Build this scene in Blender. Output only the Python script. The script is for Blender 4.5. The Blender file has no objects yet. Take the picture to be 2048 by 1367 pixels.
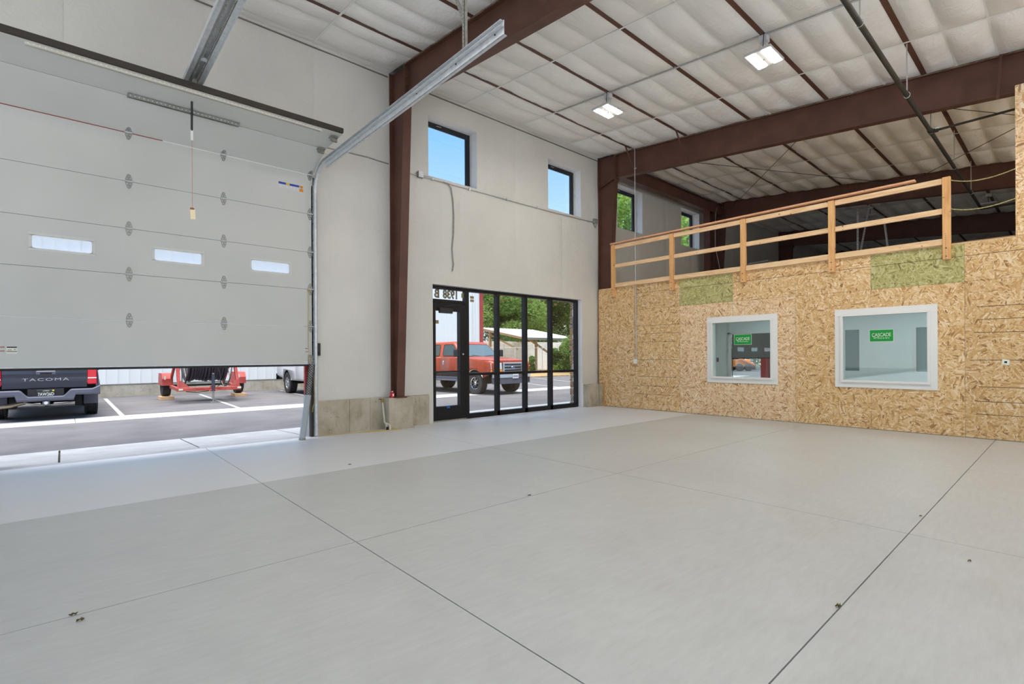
import bpy, bmesh, math, random
from mathutils import Vector, Matrix, noise
R = random.Random(7)
C = bpy.context.scene.collection
sc = bpy.context.scene
PI = math.pi

# ------------------------------------------------------------------ camera
cd = bpy.data.cameras.new('camera')
cam = bpy.data.objects.new('camera', cd); C.objects.link(cam)
cd.sensor_width = 36.0
cd.lens = 1007.65 / 2048 * 36.0
cd.shift_y = 0.01394
cd.clip_start = 0.05; cd.clip_end = 400
r_ = (0.7459014, -0.6660326, -0.0056304); u_ = (0.0041998, -0.0037501, 0.9999841); b_ = (-0.6660431, -0.7459132, 0.0)
cam.matrix_world = Matrix(((r_[0], u_[0], b_[0], 0), (r_[1], u_[1], b_[1], 0), (r_[2], u_[2], b_[2], 1.31), (0, 0, 0, 1)))
sc.camera = cam

# ------------------------------------------------------------------ exposure, sky, sun
sc.view_settings.view_transform = 'Standard'
sc.view_settings.look = 'None'
sc.view_settings.exposure = 1.0
sc.view_settings.gamma = 1.0
sc.view_settings.use_curve_mapping = False
sc.cycles.use_denoising = True
sc.cycles.max_bounces = 10
sc.cycles.diffuse_bounces = 6
sc.cycles.glossy_bounces = 4
sc.cycles.transparent_max_bounces = 24
sc.cycles.sample_clamp_indirect = 4.0
sc.cycles.caustics_reflective = False
sc.cycles.caustics_refractive = False

SKY_STRENGTH = 0.66
SUN = 4.5
LAMP = 72.0
w = bpy.data.worlds.new('sky'); sc.world = w; w.use_nodes = True
nt = w.node_tree; nt.nodes.clear()
wo = nt.nodes.new('ShaderNodeOutputWorld'); bg = nt.nodes.new('ShaderNodeBackground')
tc = nt.nodes.new('ShaderNodeTexCoord'); sx = nt.nodes.new('ShaderNodeSeparateXYZ'); rp = nt.nodes.new('ShaderNodeValToRGB')
nt.links.new(tc.outputs['Generated'], sx.inputs[0]); nt.links.new(sx.outputs['Z'], rp.inputs[0])
rp.color_ramp.elements[0].position = 0.0; rp.color_ramp.elements[0].color = (0.90, 0.94, 1.0, 1)
rp.color_ramp.elements[1].position = 0.85; rp.color_ramp.elements[1].color = (0.16, 0.38, 0.80, 1)
e = rp.color_ramp.elements.new(0.22); e.color = (0.50, 0.71, 0.95, 1)
e = rp.color_ramp.elements.new(0.42); e.color = (0.205, 0.485, 0.88, 1)
nt.links.new(rp.outputs[0], bg.inputs[0]); bg.inputs[1].default_value = SKY_STRENGTH
nt.links.new(bg.outputs[0], wo.inputs[0])

sd = bpy.data.lights.new('sun', 'SUN'); sd.energy = SUN; sd.angle = math.radians(60); sd.color = (1.0, 0.95, 0.88)
so = bpy.data.objects.new('sun', sd); C.objects.link(so)
so.rotation_euler = Vector((0.10, 0.13, -1.0)).to_track_quat('-Z', 'Y').to_euler()

# ------------------------------------------------------------------ helpers
def lin(*c):
    out = []
    for v in c[:3]:
        v /= 255.0
        out.append(v / 12.92 if v <= 0.04045 else ((v + 0.055) / 1.055) ** 2.4)
    return tuple(out) + (1.0,)

SMALL = {'bolt', 'screw', 'slot', 'printed_nail_mark', 'bracket_bolt', 'lag_bolt', 'pencil_mark', 'form_seam', 'eave_gap', 'hanging_wire', 'roof_rib', 'plate_characters', 'mesh_weave', 'razor_coil', 'splice_bracket'}
class MB:
    def __init__(s): s.v = []; s.f = []
    def add(s, vs, fs):
        n = len(s.v); s.v += [tuple(p) for p in vs]; s.f += [tuple(i + n for i in f) for f in fs]; return s
    def box(s, x0, x1, y0, y1, z0, z1):
        return s.add([(x0,y0,z0),(x1,y0,z0),(x1,y1,z0),(x0,y1,z0),(x0,y0,z1),(x1,y0,z1),(x1,y1,z1),(x0,y1,z1)],
                     [(0,3,2,1),(4,5,6,7),(0,1,5,4),(1,2,6,5),(2,3,7,6),(3,0,4,7)])
    def prism(s, pts, ax, a0, a1):
        def P(p, a):
            return (a, p[0], p[1]) if ax == 'x' else ((p[0], a, p[1]) if ax == 'y' else (p[0], p[1], a))
        n = len(pts)
        vs = [P(p, a0) for p in pts] + [P(p, a1) for p in pts]
        fs = [tuple(range(n))[::-1], tuple(range(n, 2 * n))] + [(i, (i + 1) % n, (i + 1) % n + n, i + n) for i in range(n)]
        return s.add(vs, fs)
    def beam(s, p0, p1, w, h, up=(0, 0, 1)):
        p0 = Vector(p0); p1 = Vector(p1); d = (p1 - p0).normalized(); u = Vector(up)
        sdir = d.cross(u)
        if sdir.length < 1e-5: sdir = d.cross(Vector((1, 0, 0)))
        sdir.normalize(); u = sdir.cross(d).normalized()
        vs = []
        for p in (p0, p1):
            for a, b in ((-1,-1),(1,-1),(1,1),(-1,1)): vs.append(p + sdir * (a * w / 2) + u * (b * h / 2))
        return s.add(vs, [(0,3,2,1),(4,5,6,7),(0,1,5,4),(1,2,6,5),(2,3,7,6),(3,0,4,7)])
    def tube(s, pts, r, n=8, caps=True):
        pts = [Vector(p) for p in pts]; rings = []
        t = (pts[1] - pts[0]).normalized(); a = t.orthogonal().normalized()
        for i, p in enumerate(pts):
            if i == 0: t = (pts[1] - pts[0])
            elif i == len(pts) - 1: t = pts[-1] - pts[-2]
            else: t = (pts[i + 1] - pts[i]).normalized() + (pts[i] - pts[i - 1]).normalized()
            t.normalize(); a = (a - t * a.dot(t)).normalized(); b = t.cross(a)
            rr = r[i] if isinstance(r, (list, tuple)) else r
            rings.append([p + (a * math.cos(2*PI*k/n) + b * math.sin(2*PI*k/n)) * rr for k in range(n)])
        vs = [q for ring in rings for q in ring]; fs = []
        for i in range(len(pts) - 1):
            for k in range(n):
                k2 = (k + 1) % n; fs.append((i*n+k, i*n+k2, (i+1)*n+k2, (i+1)*n+k))
        if caps: fs += [tuple(range(n))[::-1], tuple(range((len(pts)-1)*n, len(pts)*n))]
        return s.add(vs, fs)
    def lathe(s, c, ax, prof, n=24, a0=0, a1=2*PI):
        full = abs(a1 - a0 - 2*PI) < 1e-6; m = n if full else n + 1; vs = []
        for (r, h) in prof:
            for k in range(m):
                t = a0 + (a1 - a0) * k / n; ca, sa = r*math.cos(t), r*math.sin(t)
                vs.append((c[0]+h, c[1]+ca, c[2]+sa) if ax == 'x' else ((c[0]+ca, c[1]+h, c[2]+sa) if ax == 'y' else (c[0]+ca, c[1]+sa, c[2]+h)))
        fs = []
        for i in range(len(prof) - 1):
            for k in range(n):
                k2 = (k + 1) % m; fs.append((i*m+k, i*m+k2, (i+1)*m+k2, (i+1)*m+k))
        return s.add(vs, fs)
    def grid(s, nu, nv, fn):
        vs = [fn(i / nu, j / nv) for j in range(nv + 1) for i in range(nu + 1)]
        fs = [(j*(nu+1)+i, j*(nu+1)+i+1, (j+1)*(nu+1)+i+1, (j+1)*(nu+1)+i) for j in range(nv) for i in range(nu)]
        return s.add(vs, fs)
    def mesh(s, name, mat, smooth=None):
        me = bpy.data.meshes.new(name); me.from_pydata(s.v, [], s.f)
        bm = bmesh.new(); bm.from_mesh(me); bmesh.ops.recalc_face_normals(bm, faces=bm.faces); bm.to_mesh(me); bm.free()
        if mat: me.materials.append(mat)
        if smooth is not None:
            me.shade_smooth()
            if smooth < 180: me.set_sharp_from_angle(angle=math.radians(smooth))
        return me
    def build(s, name, mat, parent=None, smooth=None, bevel=0, seg=1):
        o = link(name, s.mesh(name, mat, smooth), parent, bevel, seg)
        if name in SMALL: o['kind'] = 'stuff'
        return o

def wpos(o):
    p = Vector((0, 0, 0))
    while o is not None: p += o.location; o = o.parent
    return p
def link(name, data, parent=None, bevel=0, seg=1):
    o = bpy.data.objects.new(name, data); C.objects.link(o)
    if parent is not None:
        o.parent = parent
        if not parent.get('_local'): o.location = -wpos(parent)
        else: o['_local'] = 1
    if bevel:
        m = o.modifiers.new('bevel', 'BEVEL'); m.width = bevel; m.segments = seg; m.limit_method = 'ANGLE'; m.angle_limit = math.radians(40)
    return o
def tag(o, label=None, cat=None, group=None, kind=None):
    if label: o['label'] = label
    if cat: o['category'] = cat
    if group: o['group'] = group
    if kind: o['kind'] = kind
    return o
def thing(name, label, cat, loc=(0, 0, 0), group=None, rz=None):
    o = bpy.data.objects.new(name, None); C.objects.link(o); o.location = loc; o.empty_display_size = 0.2
    if rz is not None: o.rotation_euler = (0, 0, rz); o['_local'] = 1
    return tag(o, label, cat, group)
def struct(o): o['kind'] = 'structure'; return o
def BX(*a): return MB().box(*a)
def text(s, name, mat, parent, loc, rot, size, ext=0.002, offset=0.0, sx=1.0, align='CENTER', spacing=1.0):
    cu = bpy.data.curves.new(name, 'FONT'); cu.body = s; cu.size = size; cu.extrude = ext; cu.offset = offset
    cu.align_x = align; cu.align_y = 'CENTER'; cu.space_character = spacing; cu.resolution_u = 3
    tmp = bpy.data.objects.new(name, cu); C.objects.link(tmp); bpy.context.view_layer.update()
    me = bpy.data.meshes.new_from_object(tmp.evaluated_get(bpy.context.evaluated_depsgraph_get())); bpy.data.objects.remove(tmp); bpy.data.curves.remove(cu)
    me.name = name; me.materials.clear(); me.materials.append(mat)
    o = bpy.data.objects.new(name, me); C.objects.link(o); o.parent = parent
    off = Vector((0, 0, 0)) if parent.get('_local') else -wpos(parent)
    o.location = Vector(loc) + off; o.rotation_euler = rot; o.scale = (sx, 1, 1)
    return o
def copy_tree(o, parent=None):
    c = o.copy(); C.objects.link(c)
    if parent is not None: c.parent = parent
    for ch in list(o.children): copy_tree(ch, c)
    return c

# ------------------------------------------------------------------ materials
def mat(name, col, rough=0.6, metal=0.0, spec=0.4, emit=None, estr=0.0):
    m = bpy.data.materials.new(name); m.use_nodes = True
    b = m.node_tree.nodes['Principled BSDF']
    b.inputs['Base Color'].default_value = col; b.inputs['Roughness'].default_value = rough
    b.inputs['Metallic'].default_value = metal; b.inputs['Specular IOR Level'].default_value = spec
    if emit: b.inputs['Emission Color'].default_value = emit; b.inputs['Emission Strength'].default_value = estr
    return m
class NT:
    def __init__(s, m): s.m = m; s.t = m.node_tree; s.b = s.t.nodes['Principled BSDF']
    def n(s, typ, **kw):
        nd = s.t.nodes.new('ShaderNode' + typ)
        for k, v in kw.items():
            if k.startswith('i_'):
                key = k[2:]; key = int(key) if key.isdigit() else key.replace('_', ' ')
                nd.inputs[key].default_value = v
            else: setattr(nd, k, v)
        return nd
    def l(s, a, b): s.t.links.new(a, b)
    def coords(s, scale=(1, 1, 1), rot=(0, 0, 0), kind='Object'):
        tcn = s.n('TexCoord'); mp = s.n('Mapping'); mp.inputs['Scale'].default_value = scale; mp.inputs['Rotation'].default_value = rot
        s.l(tcn.outputs[kind], mp.inputs[0]); return mp.outputs[0]
    def noise(s, vec, scale, detail=4, rough=0.55, dist=0.0):
        nd = s.n('TexNoise'); nd.inputs['Scale'].default_value = scale; nd.inputs['Detail'].default_value = detail
        nd.inputs['Roughness'].default_value = rough; nd.inputs['Distortion'].default_value = dist
        s.l(vec, nd.inputs['Vector']); return nd
    def ramp(s, val, stops):
        nd = s.n('ValToRGB'); cr = nd.color_ramp
        cr.elements[0].position = stops[0][0]; cr.elements[0].color = stops[0][1]
        cr.elements[1].position = stops[-1][0]; cr.elements[1].color = stops[-1][1]
        for p, c in stops[1:-1]:
            e = cr.elements.new(p); e.color = c
        s.l(val, nd.inputs[0]); return nd.outputs[0]
    def mix(s, fac, a, b, mode='MIX'):
        nd = s.n('Mix', data_type='RGBA', blend_type=mode)
        for sock, v in ((nd.inputs[0], fac), (nd.inputs[6], a), (nd.inputs[7], b)):
            if hasattr(v, 'is_output') or hasattr(v, 'links'): s.l(v, sock)
            else: sock.default_value = v
        return nd.outputs[2]
    def bump(s, h, strength=0.3, dist=0.01):
        nd = s.n('Bump'); nd.inputs['Strength'].default_value = strength; nd.inputs['Distance'].default_value = dist
        s.l(h, nd.inputs['Height']); s.l(nd.outputs[0], s.b.inputs['Normal']); return nd
    def base(s, c): s.l(c, s.b.inputs['Base Color'])
    def rough(s, c): s.l(c, s.b.inputs['Roughness'])

def speckle(name, c0, c1, scale=6, rough=0.6, bump=0.0, bscale=60, metal=0.0, detail=5, spec=0.4, sc3=(1, 1, 1), lo=0.35, hi=0.65):
    m = mat(name, c0, rough, metal, spec); t = NT(m); v = t.coords(sc3)
    nz = t.noise(v, scale, detail); t.base(t.ramp(nz.outputs[0], [(lo, c0), (hi, c1)]))
    if bump: nb = t.noise(v, bscale, 3); t.bump(nb.outputs[0], bump, 0.004)
    return m

M = {}
# floor: power-trowelled concrete
m = mat('polished_concrete', (0.5, 0.5, 0.48, 1), 0.42, 0, 0.45); t = NT(m); v = t.coords()
n1 = t.noise(v, 0.55, 6, 0.6, 0.6); n2 = t.noise(v, 3.0, 6, 0.65, 0.4); n3 = t.noise(t.coords((1, 6, 1), (0, 0, 0.5)), 5, 5, 0.7)
c = t.ramp(n1.outputs[0], [(0.3, (0.47, 0.466, 0.442, 1)), (0.7, (0.565, 0.560, 0.533, 1))])
c = t.mix(0.5, c, t.ramp(n2.outputs[0], [(0.3, (0.455, 0.452, 0.43, 1)), (0.7, (0.58, 0.575, 0.548, 1))]))
c = t.mix(0.22, c, t.ramp(n3.outputs[0], [(0.35, (0.44, 0.437, 0.417, 1)), (0.62, (0.62, 0.615, 0.59, 1))]))
wv = t.n('TexVoronoi', feature='DISTANCE_TO_EDGE'); wv.inputs['Scale'].default_value = 0.33
wd = t.noise(v, 1.3, 5, 0.6); t.l(t.mix(0.35, v, wd.outputs['Color']), wv.inputs['Vector'])
cr = t.ramp(wv.outputs['Distance'], [(0.0, (0.86, 0.86, 0.86, 1)), (0.0028, (1, 1, 1, 1))])
nm = t.noise(v, 0.35, 2); crm = t.ramp(nm.outputs[0], [(0.52, (0, 0, 0, 1)), (0.62, (1, 1, 1, 1))])
c = t.mix(crm, c, t.mix(1.0, c, cr, 'MULTIPLY'))
t.base(c); t.rough(t.ramp(n2.outputs[0], [(0.25, (0.36, 0.36, 0.36, 1)), (0.75, (0.52, 0.52, 0.52, 1))]))
t.bump(n3.outputs[0], 0.05, 0.004); M['floor'] = m
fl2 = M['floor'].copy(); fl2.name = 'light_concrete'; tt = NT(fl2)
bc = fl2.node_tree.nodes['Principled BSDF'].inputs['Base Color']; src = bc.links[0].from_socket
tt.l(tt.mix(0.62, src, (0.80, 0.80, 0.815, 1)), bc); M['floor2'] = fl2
M['joint'] = mat('joint_shadow', lin(88, 80, 70), 0.9)
# rough cast concrete stem walls
m = mat('cast_concrete', lin(168, 160, 142), 0.85); t = NT(m); v = t.coords()
n1 = t.noise(v, 2.2, 7, 0.65, 0.4); n2 = t.noise(t.coords((9, 9, 1.2)), 1.6, 4); n3 = t.noise(v, 26, 3)
c = t.ramp(n1.outputs[0], [(0.28, lin(150, 139, 116)), (0.5, lin(186, 177, 158)), (0.72, lin(204, 198, 184))])
c = t.mix(0.15, c, t.ramp(n2.outputs[0], [(0.35, lin(138, 128, 110)), (0.6, lin(190, 184, 170))]))
c = t.mix(t.ramp(n3.outputs[0], [(0.27, (0.8, 0.8, 0.8, 1)), (0.33, (0, 0, 0, 1))]), c, lin(96, 88, 74))
t.base(c); t.bump(n3.outputs[0], 0.35, 0.006); M['stem'] = m
# white vinyl faced insulation, walls and roof
def vinyl(name, col, stretch, br=0.35, rough=0.38):
    m = mat(name, col, rough, 0, 0.45); t = NT(m); v = t.coords(stretch)
    a = t.noise(v, 3.2, 5, 0.62, 1.2); b2 = t.noise(t.coords((1.2, 1.2, 1.2)), 9, 4, 0.6, 0.8)
    nd = t.n('Math', operation='MULTIPLY_ADD'); t.l(a.outputs[0], nd.inputs[0]); nd.inputs[1].default_value = 1.0; t.l(b2.outputs[0], nd.inputs[2])
    nw = t.noise(t.coords((1, 1, 1)), 0.8, 3); col2 = tuple(x * 0.93 for x in col[:3]) + (1,)
    t.base(t.ramp(nw.outputs[0], [(0.35, col2), (0.65, col)]))
    t.bump(nd.outputs[0], br, 0.02); return m
M['vinyl'] = vinyl('wall_vinyl', (0.68, 0.668, 0.622, 1), (0.7, 1, 0.55), 0.40)
M['roofvinyl'] = vinyl('roof_vinyl', (0.86, 0.85, 0.82, 1), (0.5, 2.6, 1), 0.55)
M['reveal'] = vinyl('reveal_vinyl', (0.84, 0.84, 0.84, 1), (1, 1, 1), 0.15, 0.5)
M['strap'] = mat('white_strap', (0.80, 0.80, 0.78, 1), 0.4)
M['seam'] = mat('seam_shadow', lin(120, 116, 108), 0.8)
M['oxide'] = speckle('red_oxide_primer', (0.092, 0.041, 0.029, 1), (0.128, 0.055, 0.040, 1), 3.0, 0.48, 0.04, 90, spec=0.35)
M['oxide_dust'] = speckle('dusty_primer', (0.09, 0.045, 0.033, 1), (0.22, 0.17, 0.11, 1), 9.0, 0.7)
M['galv'] = speckle('galvanized_steel', (0.56, 0.59, 0.62, 1), (0.68, 0.71, 0.73, 1), 14, 0.38, 0, metal=0.35, detail=3)
M['galvdull'] = speckle('dull_galvanized', (0.28, 0.28, 0.25, 1), (0.38, 0.38, 0.35, 1), 20, 0.5, 0, metal=0.55)
M['almond'] = mat('cream_angle', lin(205, 203, 192), 0.45)
M['blacksteel'] = speckle('black_pipe', (0.020, 0.019, 0.016, 1), (0.040, 0.037, 0.031, 1), 8, 0.5)
M['conduit'] = mat('emt_conduit', (0.52, 0.52, 0.52, 1), 0.4, 0.6)
m = mat('door_section_skin', (0.58, 0.59, 0.56, 1), 0.5, 0, 0.35); t = NT(m); v = t.coords()
n1 = t.noise(v, 140, 2); n2 = t.noise(v, 0.6, 3)
t.base(t.ramp(n2.outputs[0], [(0.3, (0.545, 0.555, 0.53, 1)), (0.7, (0.605, 0.612, 0.585, 1))])); t.bump(n1.outputs[0], 0.12, 0.0015); M['door'] = m
M['doorframe'] = mat('lite_frame', (0.62, 0.63, 0.60, 1), 0.5)
M['rubber'] = mat('black_rubber', (0.022, 0.020, 0.017, 1), 0.7)
M['rubberbrown'] = mat('worn_weatherstrip', (0.045, 0.038, 0.030, 1), 0.75)
M['black'] = mat('black_aluminium', (0.006, 0.0065, 0.008, 1), 0.38, 0, 0.35)
M['charcoal'] = mat('charcoal_frame', (0.018, 0.021, 0.027, 1), 0.4)
M['plastic'] = mat('dark_plastic', (0.03, 0.03, 0.032, 1), 0.55)
M['white'] = mat('white_paint', (0.80, 0.795, 0.77, 1), 0.45)
M['whitebox'] = mat('grey_box', (0.62, 0.64, 0.66, 1), 0.45)
def glass(name, tint=(0.985, 0.992, 0.99), refl=0.09):
    m = bpy.data.materials.new(name); m.use_nodes = True; nt = m.node_tree; nt.nodes.clear()
    o = nt.nodes.new('ShaderNodeOutputMaterial'); mx = nt.nodes.new('ShaderNodeMixShader'); tr = nt.nodes.new('ShaderNodeBsdfTransparent')
    gl = nt.nodes.new('ShaderNodeBsdfGlossy'); lf = nt.nodes.new('ShaderNodeLayerWeight'); lf.inputs['Blend'].default_value = 0.5
    pw = nt.nodes.new('ShaderNodeMath'); pw.operation = 'POWER'; pw.inputs[1].default_value = 4.0; nt.links.new(lf.outputs['Facing'], pw.inputs[0])
    lw = nt.nodes.new('ShaderNodeMath'); lw.operation = 'MULTIPLY_ADD'; nt.links.new(pw.outputs[0], lw.inputs[0]); lw.inputs[1].default_value = 0.6; lw.inputs[2].default_value = refl * 0.3
    tr.inputs[0].default_value = tint + (1,); gl.inputs['Roughness'].default_value = 0.02; gl.inputs[0].default_value = (0.95, 0.97, 0.97, 1)
    nt.links.new(lw.outputs[0], mx.inputs[0]); nt.links.new(tr.outputs[0], mx.inputs[1]); nt.links.new(gl.outputs[0], mx.inputs[2]); nt.links.new(mx.outputs[0], o.inputs[0])
    return m
M['glass'] = glass('clear_glass')
M['officeglass'] = glass('office_glass', (0.86, 0.93, 0.92), 0.2)
m = bpy.data.materials.new('frosted_lite'); m.use_nodes = True; nt = m.node_tree; nt.nodes.clear()
o = nt.nodes.new('ShaderNodeOutputMaterial'); ad = nt.nodes.new('ShaderNodeMixShader'); a1 = nt.nodes.new('ShaderNodeBsdfTranslucent'); a2 = nt.nodes.new('ShaderNodeBsdfTransparent')
ad.inputs[0].default_value = 0.72; a1.inputs[0].default_value = (0.97, 0.98, 1, 1)
nt.links.new(a1.outputs[0], ad.inputs[1]); nt.links.new(a2.outputs[0], ad.inputs[2]); nt.links.new(ad.outputs[0], o.inputs[0]); M['frost'] = m

def osb(name, cols, seed):
    m = mat(name, cols[2], 0.72, 0, 0.25); t = NT(m); tcn = t.n('TexCoord'); mp = t.n('Mapping'); mp.inputs['Location'].default_value = (0, seed, seed * 0.7)
    t.l(tcn.outputs['Object'], mp.inputs[0])
    # flatten to (y,z)
    sp = t.n('SeparateXYZ'); t.l(mp.outputs[0], sp.inputs[0]); cb = t.n('CombineXYZ'); t.l(sp.outputs[1], cb.inputs[0]); t.l(sp.outputs[2], cb.inputs[1])
    def layer(cell, su, sv, off):
        ds = t.noise(cb.outputs[0], 5, 2); dv = t.n('VectorMath', operation='MULTIPLY_ADD'); t.l(ds.outputs['Color'], dv.inputs[0]); dv.inputs[1].default_value = (0.05, 0.05, 0); t.l(cb.outputs[0], dv.inputs[2])
        a = t.n('TexVoronoi', voronoi_dimensions='2D'); a.inputs['Scale'].default_value = cell; t.l(dv.outputs[0], a.inputs['Vector'])
        sc_ = t.n('SeparateColor'); t.l(a.outputs['Color'], sc_.inputs[0])
        ang = t.n('Math', operation='MULTIPLY'); t.l(sc_.outputs[0], ang.inputs[0]); ang.inputs[1].default_value = 3.1416
        vr = t.n('VectorRotate', rotation_type='Z_AXIS'); t.l(cb.outputs[0], vr.inputs['Vector']); t.l(ang.outputs[0], vr.inputs['Angle'])
        mp2 = t.n('Mapping'); mp2.inputs['Scale'].default_value = (su, sv, 1); mp2.inputs['Location'].default_value = (off, off * 2, 0); t.l(vr.outputs[0], mp2.inputs[0])
        b = t.n('TexVoronoi', voronoi_dimensions='2D'); b.inputs['Scale'].default_value = 1.0; t.l(mp2.outputs[0], b.inputs['Vector'])
        s2 = t.n('SeparateColor'); t.l(b.outputs['Color'], s2.inputs[0]); return s2
    L1 = layer(9.0, 11.0, 50, 3.1); L2 = layer(13.0, 16.0, 76, 17.7); L3 = layer(6.5, 9.5, 42, 41.3)
    st = [(0.0, cols[0]), (0.09, cols[1]), (0.32, cols[2]), (0.62, cols[3]), (0.86, cols[4]), (1.0, cols[5])]
    c1 = t.ramp(L1.outputs[1], st); c2 = t.ramp(L2.outputs[1], st); c3 = t.ramp(L3.outputs[2], st)
    k1 = t.ramp(L2.outputs[2], [(0.50, (0, 0, 0, 1)), (0.52, (1, 1, 1, 1))]); k2 = t.ramp(L3.outputs[0], [(0.66, (0, 0, 0, 1)), (0.68, (1, 1, 1, 1))])
    c = t.mix(k2, t.mix(k1, c1, c2), c3)
    fg = t.noise(cb.outputs[0], 70, 3); c = t.mix(0.25, c, t.ramp(fg.outputs[0], [(0.3, cols[1]), (0.7, cols[4])]))
    t.base(c); t.bump(L1.outputs[1], 0.12, 0.003); return m
TAN = [lin(120, 74, 36), lin(186, 136, 78), lin(214, 172, 114), lin(226, 190, 136), lin(238, 212, 170), lin(246, 228, 196)]
PALE = [lin(132, 82, 44), lin(194, 144, 94), lin(224, 186, 138), lin(234, 204, 160), lin(244, 222, 188), lin(250, 236, 212)]
GRN = [lin(96, 88, 44), lin(142, 132, 74), lin(172, 164, 102), lin(186, 180, 122), lin(202, 196, 142), lin(214, 210, 166)]
M['osb'] = osb('osb_tan', TAN, 0); M['osbpale'] = osb('osb_pale', PALE, 5); M['osbgreen'] = osb('osb_green', GRN, 9); M['osb2'] = osb('osb_tan_second', [tuple(a * 0.93 for a in c[:3]) + (1,) for c in TAN], 14)
M['ink'] = mat('printed_line', lin(70, 52, 34), 0.8)
M['inkfaint'] = mat('printed_line_faint', lin(120, 92, 60), 0.8)
def wood(name, c0, c1, c2, ax):
    s = {'x': (2.2, 28, 28), 'y': (28, 2.2, 28), 'z': (28, 28, 2.2)}[ax]
    m = mat(name, c1, 0.6, 0, 0.3); t = NT(m); v = t.coords(s); n1 = t.noise(v, 1.0, 5, 0.6, 0.9); n2 = t.noise(t.coords((4, 4, 4)), 2.2, 2)
    c = t.ramp(n1.outputs[0], [(0.3, c0), (0.5, c1), (0.72, c2)])
    k = t.ramp(n2.outputs[0], [(0.24, (1, 1, 1, 1)), (0.29, (0, 0, 0, 1))]); t.base(t.mix(k, c, lin(140, 88, 52))); t.bump(n1.outputs[0], 0.08, 0.002); return m
M['fir_y'] = wood('fir_rail', lin(214, 170, 124), lin(230, 194, 150), lin(240, 212, 172), 'y')
M['fir_z'] = wood('fir_post', lin(204, 148, 92), lin(222, 170, 112), lin(232, 188, 134), 'z')
M['fir_p'] = wood('pink_fir', lin(206, 148, 110), lin(222, 168, 130), lin(232, 186, 150), 'y')
M['fir_x'] = wood('block_wood', lin(206, 160, 118), lin(222, 180, 138), lin(232, 196, 158), 'x')
M['officewall'] = speckle('office_paint', (0.60, 0.68, 0.70, 1), (0.64, 0.72, 0.74, 1), 1.5, 0.6)
M['red'] = mat('red_enamel', lin(200, 34, 44), 0.35)
M['yellow'] = mat('yellow_sheath', lin(206, 176, 92), 0.5)
M['ropey'] = speckle('braided_rope', lin(196, 184, 120), lin(150, 140, 92), 60, 0.7)
M['blue'] = mat('blue_tape', lin(30, 96, 170), 0.6)
M['tapebrown'] = mat('tan_tape', lin(150, 132, 92), 0.5)
M['green'] = mat('green_sticker', lin(20, 150, 58), 0.45)
M['stickerwhite'] = mat('sticker_white', lin(225, 232, 220), 0.5)
M['brass'] = mat('brass_valve', lin(170, 130, 60), 0.35, 0.7)
M['pvc'] = mat('pvc_white', lin(215, 208, 190), 0.45)
M['pvcgrey'] = mat('pvc_grey', lin(165, 172, 176), 0.4)
M['leaf'] = mat('dry_leaf', lin(96, 84, 40), 0.8)
M['lamp'] = mat('led_panel', (1, 1, 1, 1), 0.4, emit=(1, 0.965, 0.90, 1), estr=LAMP)
M['lamphouse'] = mat('lamp_housing', (0.5, 0.5, 0.49, 1), 0.4)
# outdoors
M['asphalt'] = speckle('asphalt', (0.115, 0.110, 0.113, 1), (0.150, 0.143, 0.147, 1), 1.2, 0.9, 0.3, 120, detail=8)
M['apron'] = speckle('apron_concrete', (0.38, 0.38, 0.375, 1), (0.45, 0.45, 0.445, 1), 2.5, 0.85, 0.1, 80)
M['paintline'] = speckle('line_paint', (0.36, 0.36, 0.355, 1), (0.46, 0.46, 0.45, 1), 9, 0.8)
M['siding'] = mat('white_siding', (0.86, 0.865, 0.84, 1), 0.45)
M['trimred'] = mat('red_trim', lin(170, 62, 58), 0.5)
M['dirt'] = speckle('dry_dirt', lin(150, 118, 78), lin(186, 158, 112), 5, 0.95, 0.4, 40)
M['shedroof'] = mat('white_metal_roof', (0.78, 0.80, 0.82, 1), 0.4)
M['blockwall'] = speckle('painted_block', (0.80, 0.81, 0.80, 1), (0.88, 0.88, 0.87, 1), 3, 0.8)
M['oldwood'] = speckle('weathered_timber', lin(150, 120, 88), lin(186, 156, 118), 6, 0.8, sc3=(1, 1, 6))
M['bark'] = speckle('bark', lin(78, 64, 50), lin(110, 94, 76), 12, 0.9, 0.5, 30)
M['stone'] = speckle('ledge_stone', lin(120, 92, 68), lin(170, 138, 106), 7, 0.85, 0.4, 40)
M['stone2'] = speckle('grey_stone', lin(104, 92, 80), lin(150, 138, 122), 7, 0.85, 0.4, 40)
def leafm(name, a, b):
    m = mat(name, a, 0.6, 0, 0.3); t = NT(m); g = t.n('NewGeometry')
    c = t.ramp(g.outputs['Random Per Island'], [(0.0, a), (1.0, b)]); t.base(c)
    tr = t.n('BsdfTranslucent'); mx = t.n('MixShader'); mx.inputs[0].default_value = 0.5; t.l(t.mix(0.4, c, (0.40, 0.55, 0.12, 1)), tr.inputs[0]); out = t.t.nodes['Material Output']
    t.l(t.b.outputs[0], mx.inputs[1]); t.l(tr.outputs[0], mx.inputs[2]); t.l(mx.outputs[0], out.inputs[0]); return m
M['leaf1'] = leafm('green_leaves', (0.10, 0.19, 0.05, 1), (0.30, 0.44, 0.13, 1))
M['leaf2'] = leafm('dark_leaves', (0.06, 0.12, 0.035, 1), (0.19, 0.30, 0.09, 1))
M['leaf3'] = leafm('bright_leaves', (0.13, 0.26, 0.05, 1), (0.34, 0.52, 0.12, 1))
M['orange'] = mat('orange_red_paint', lin(168, 68, 36), 0.3, 0, 0.4); M['orange'].node_tree.nodes['Principled BSDF'].inputs['Coat Weight'].default_value = 0.25
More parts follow.
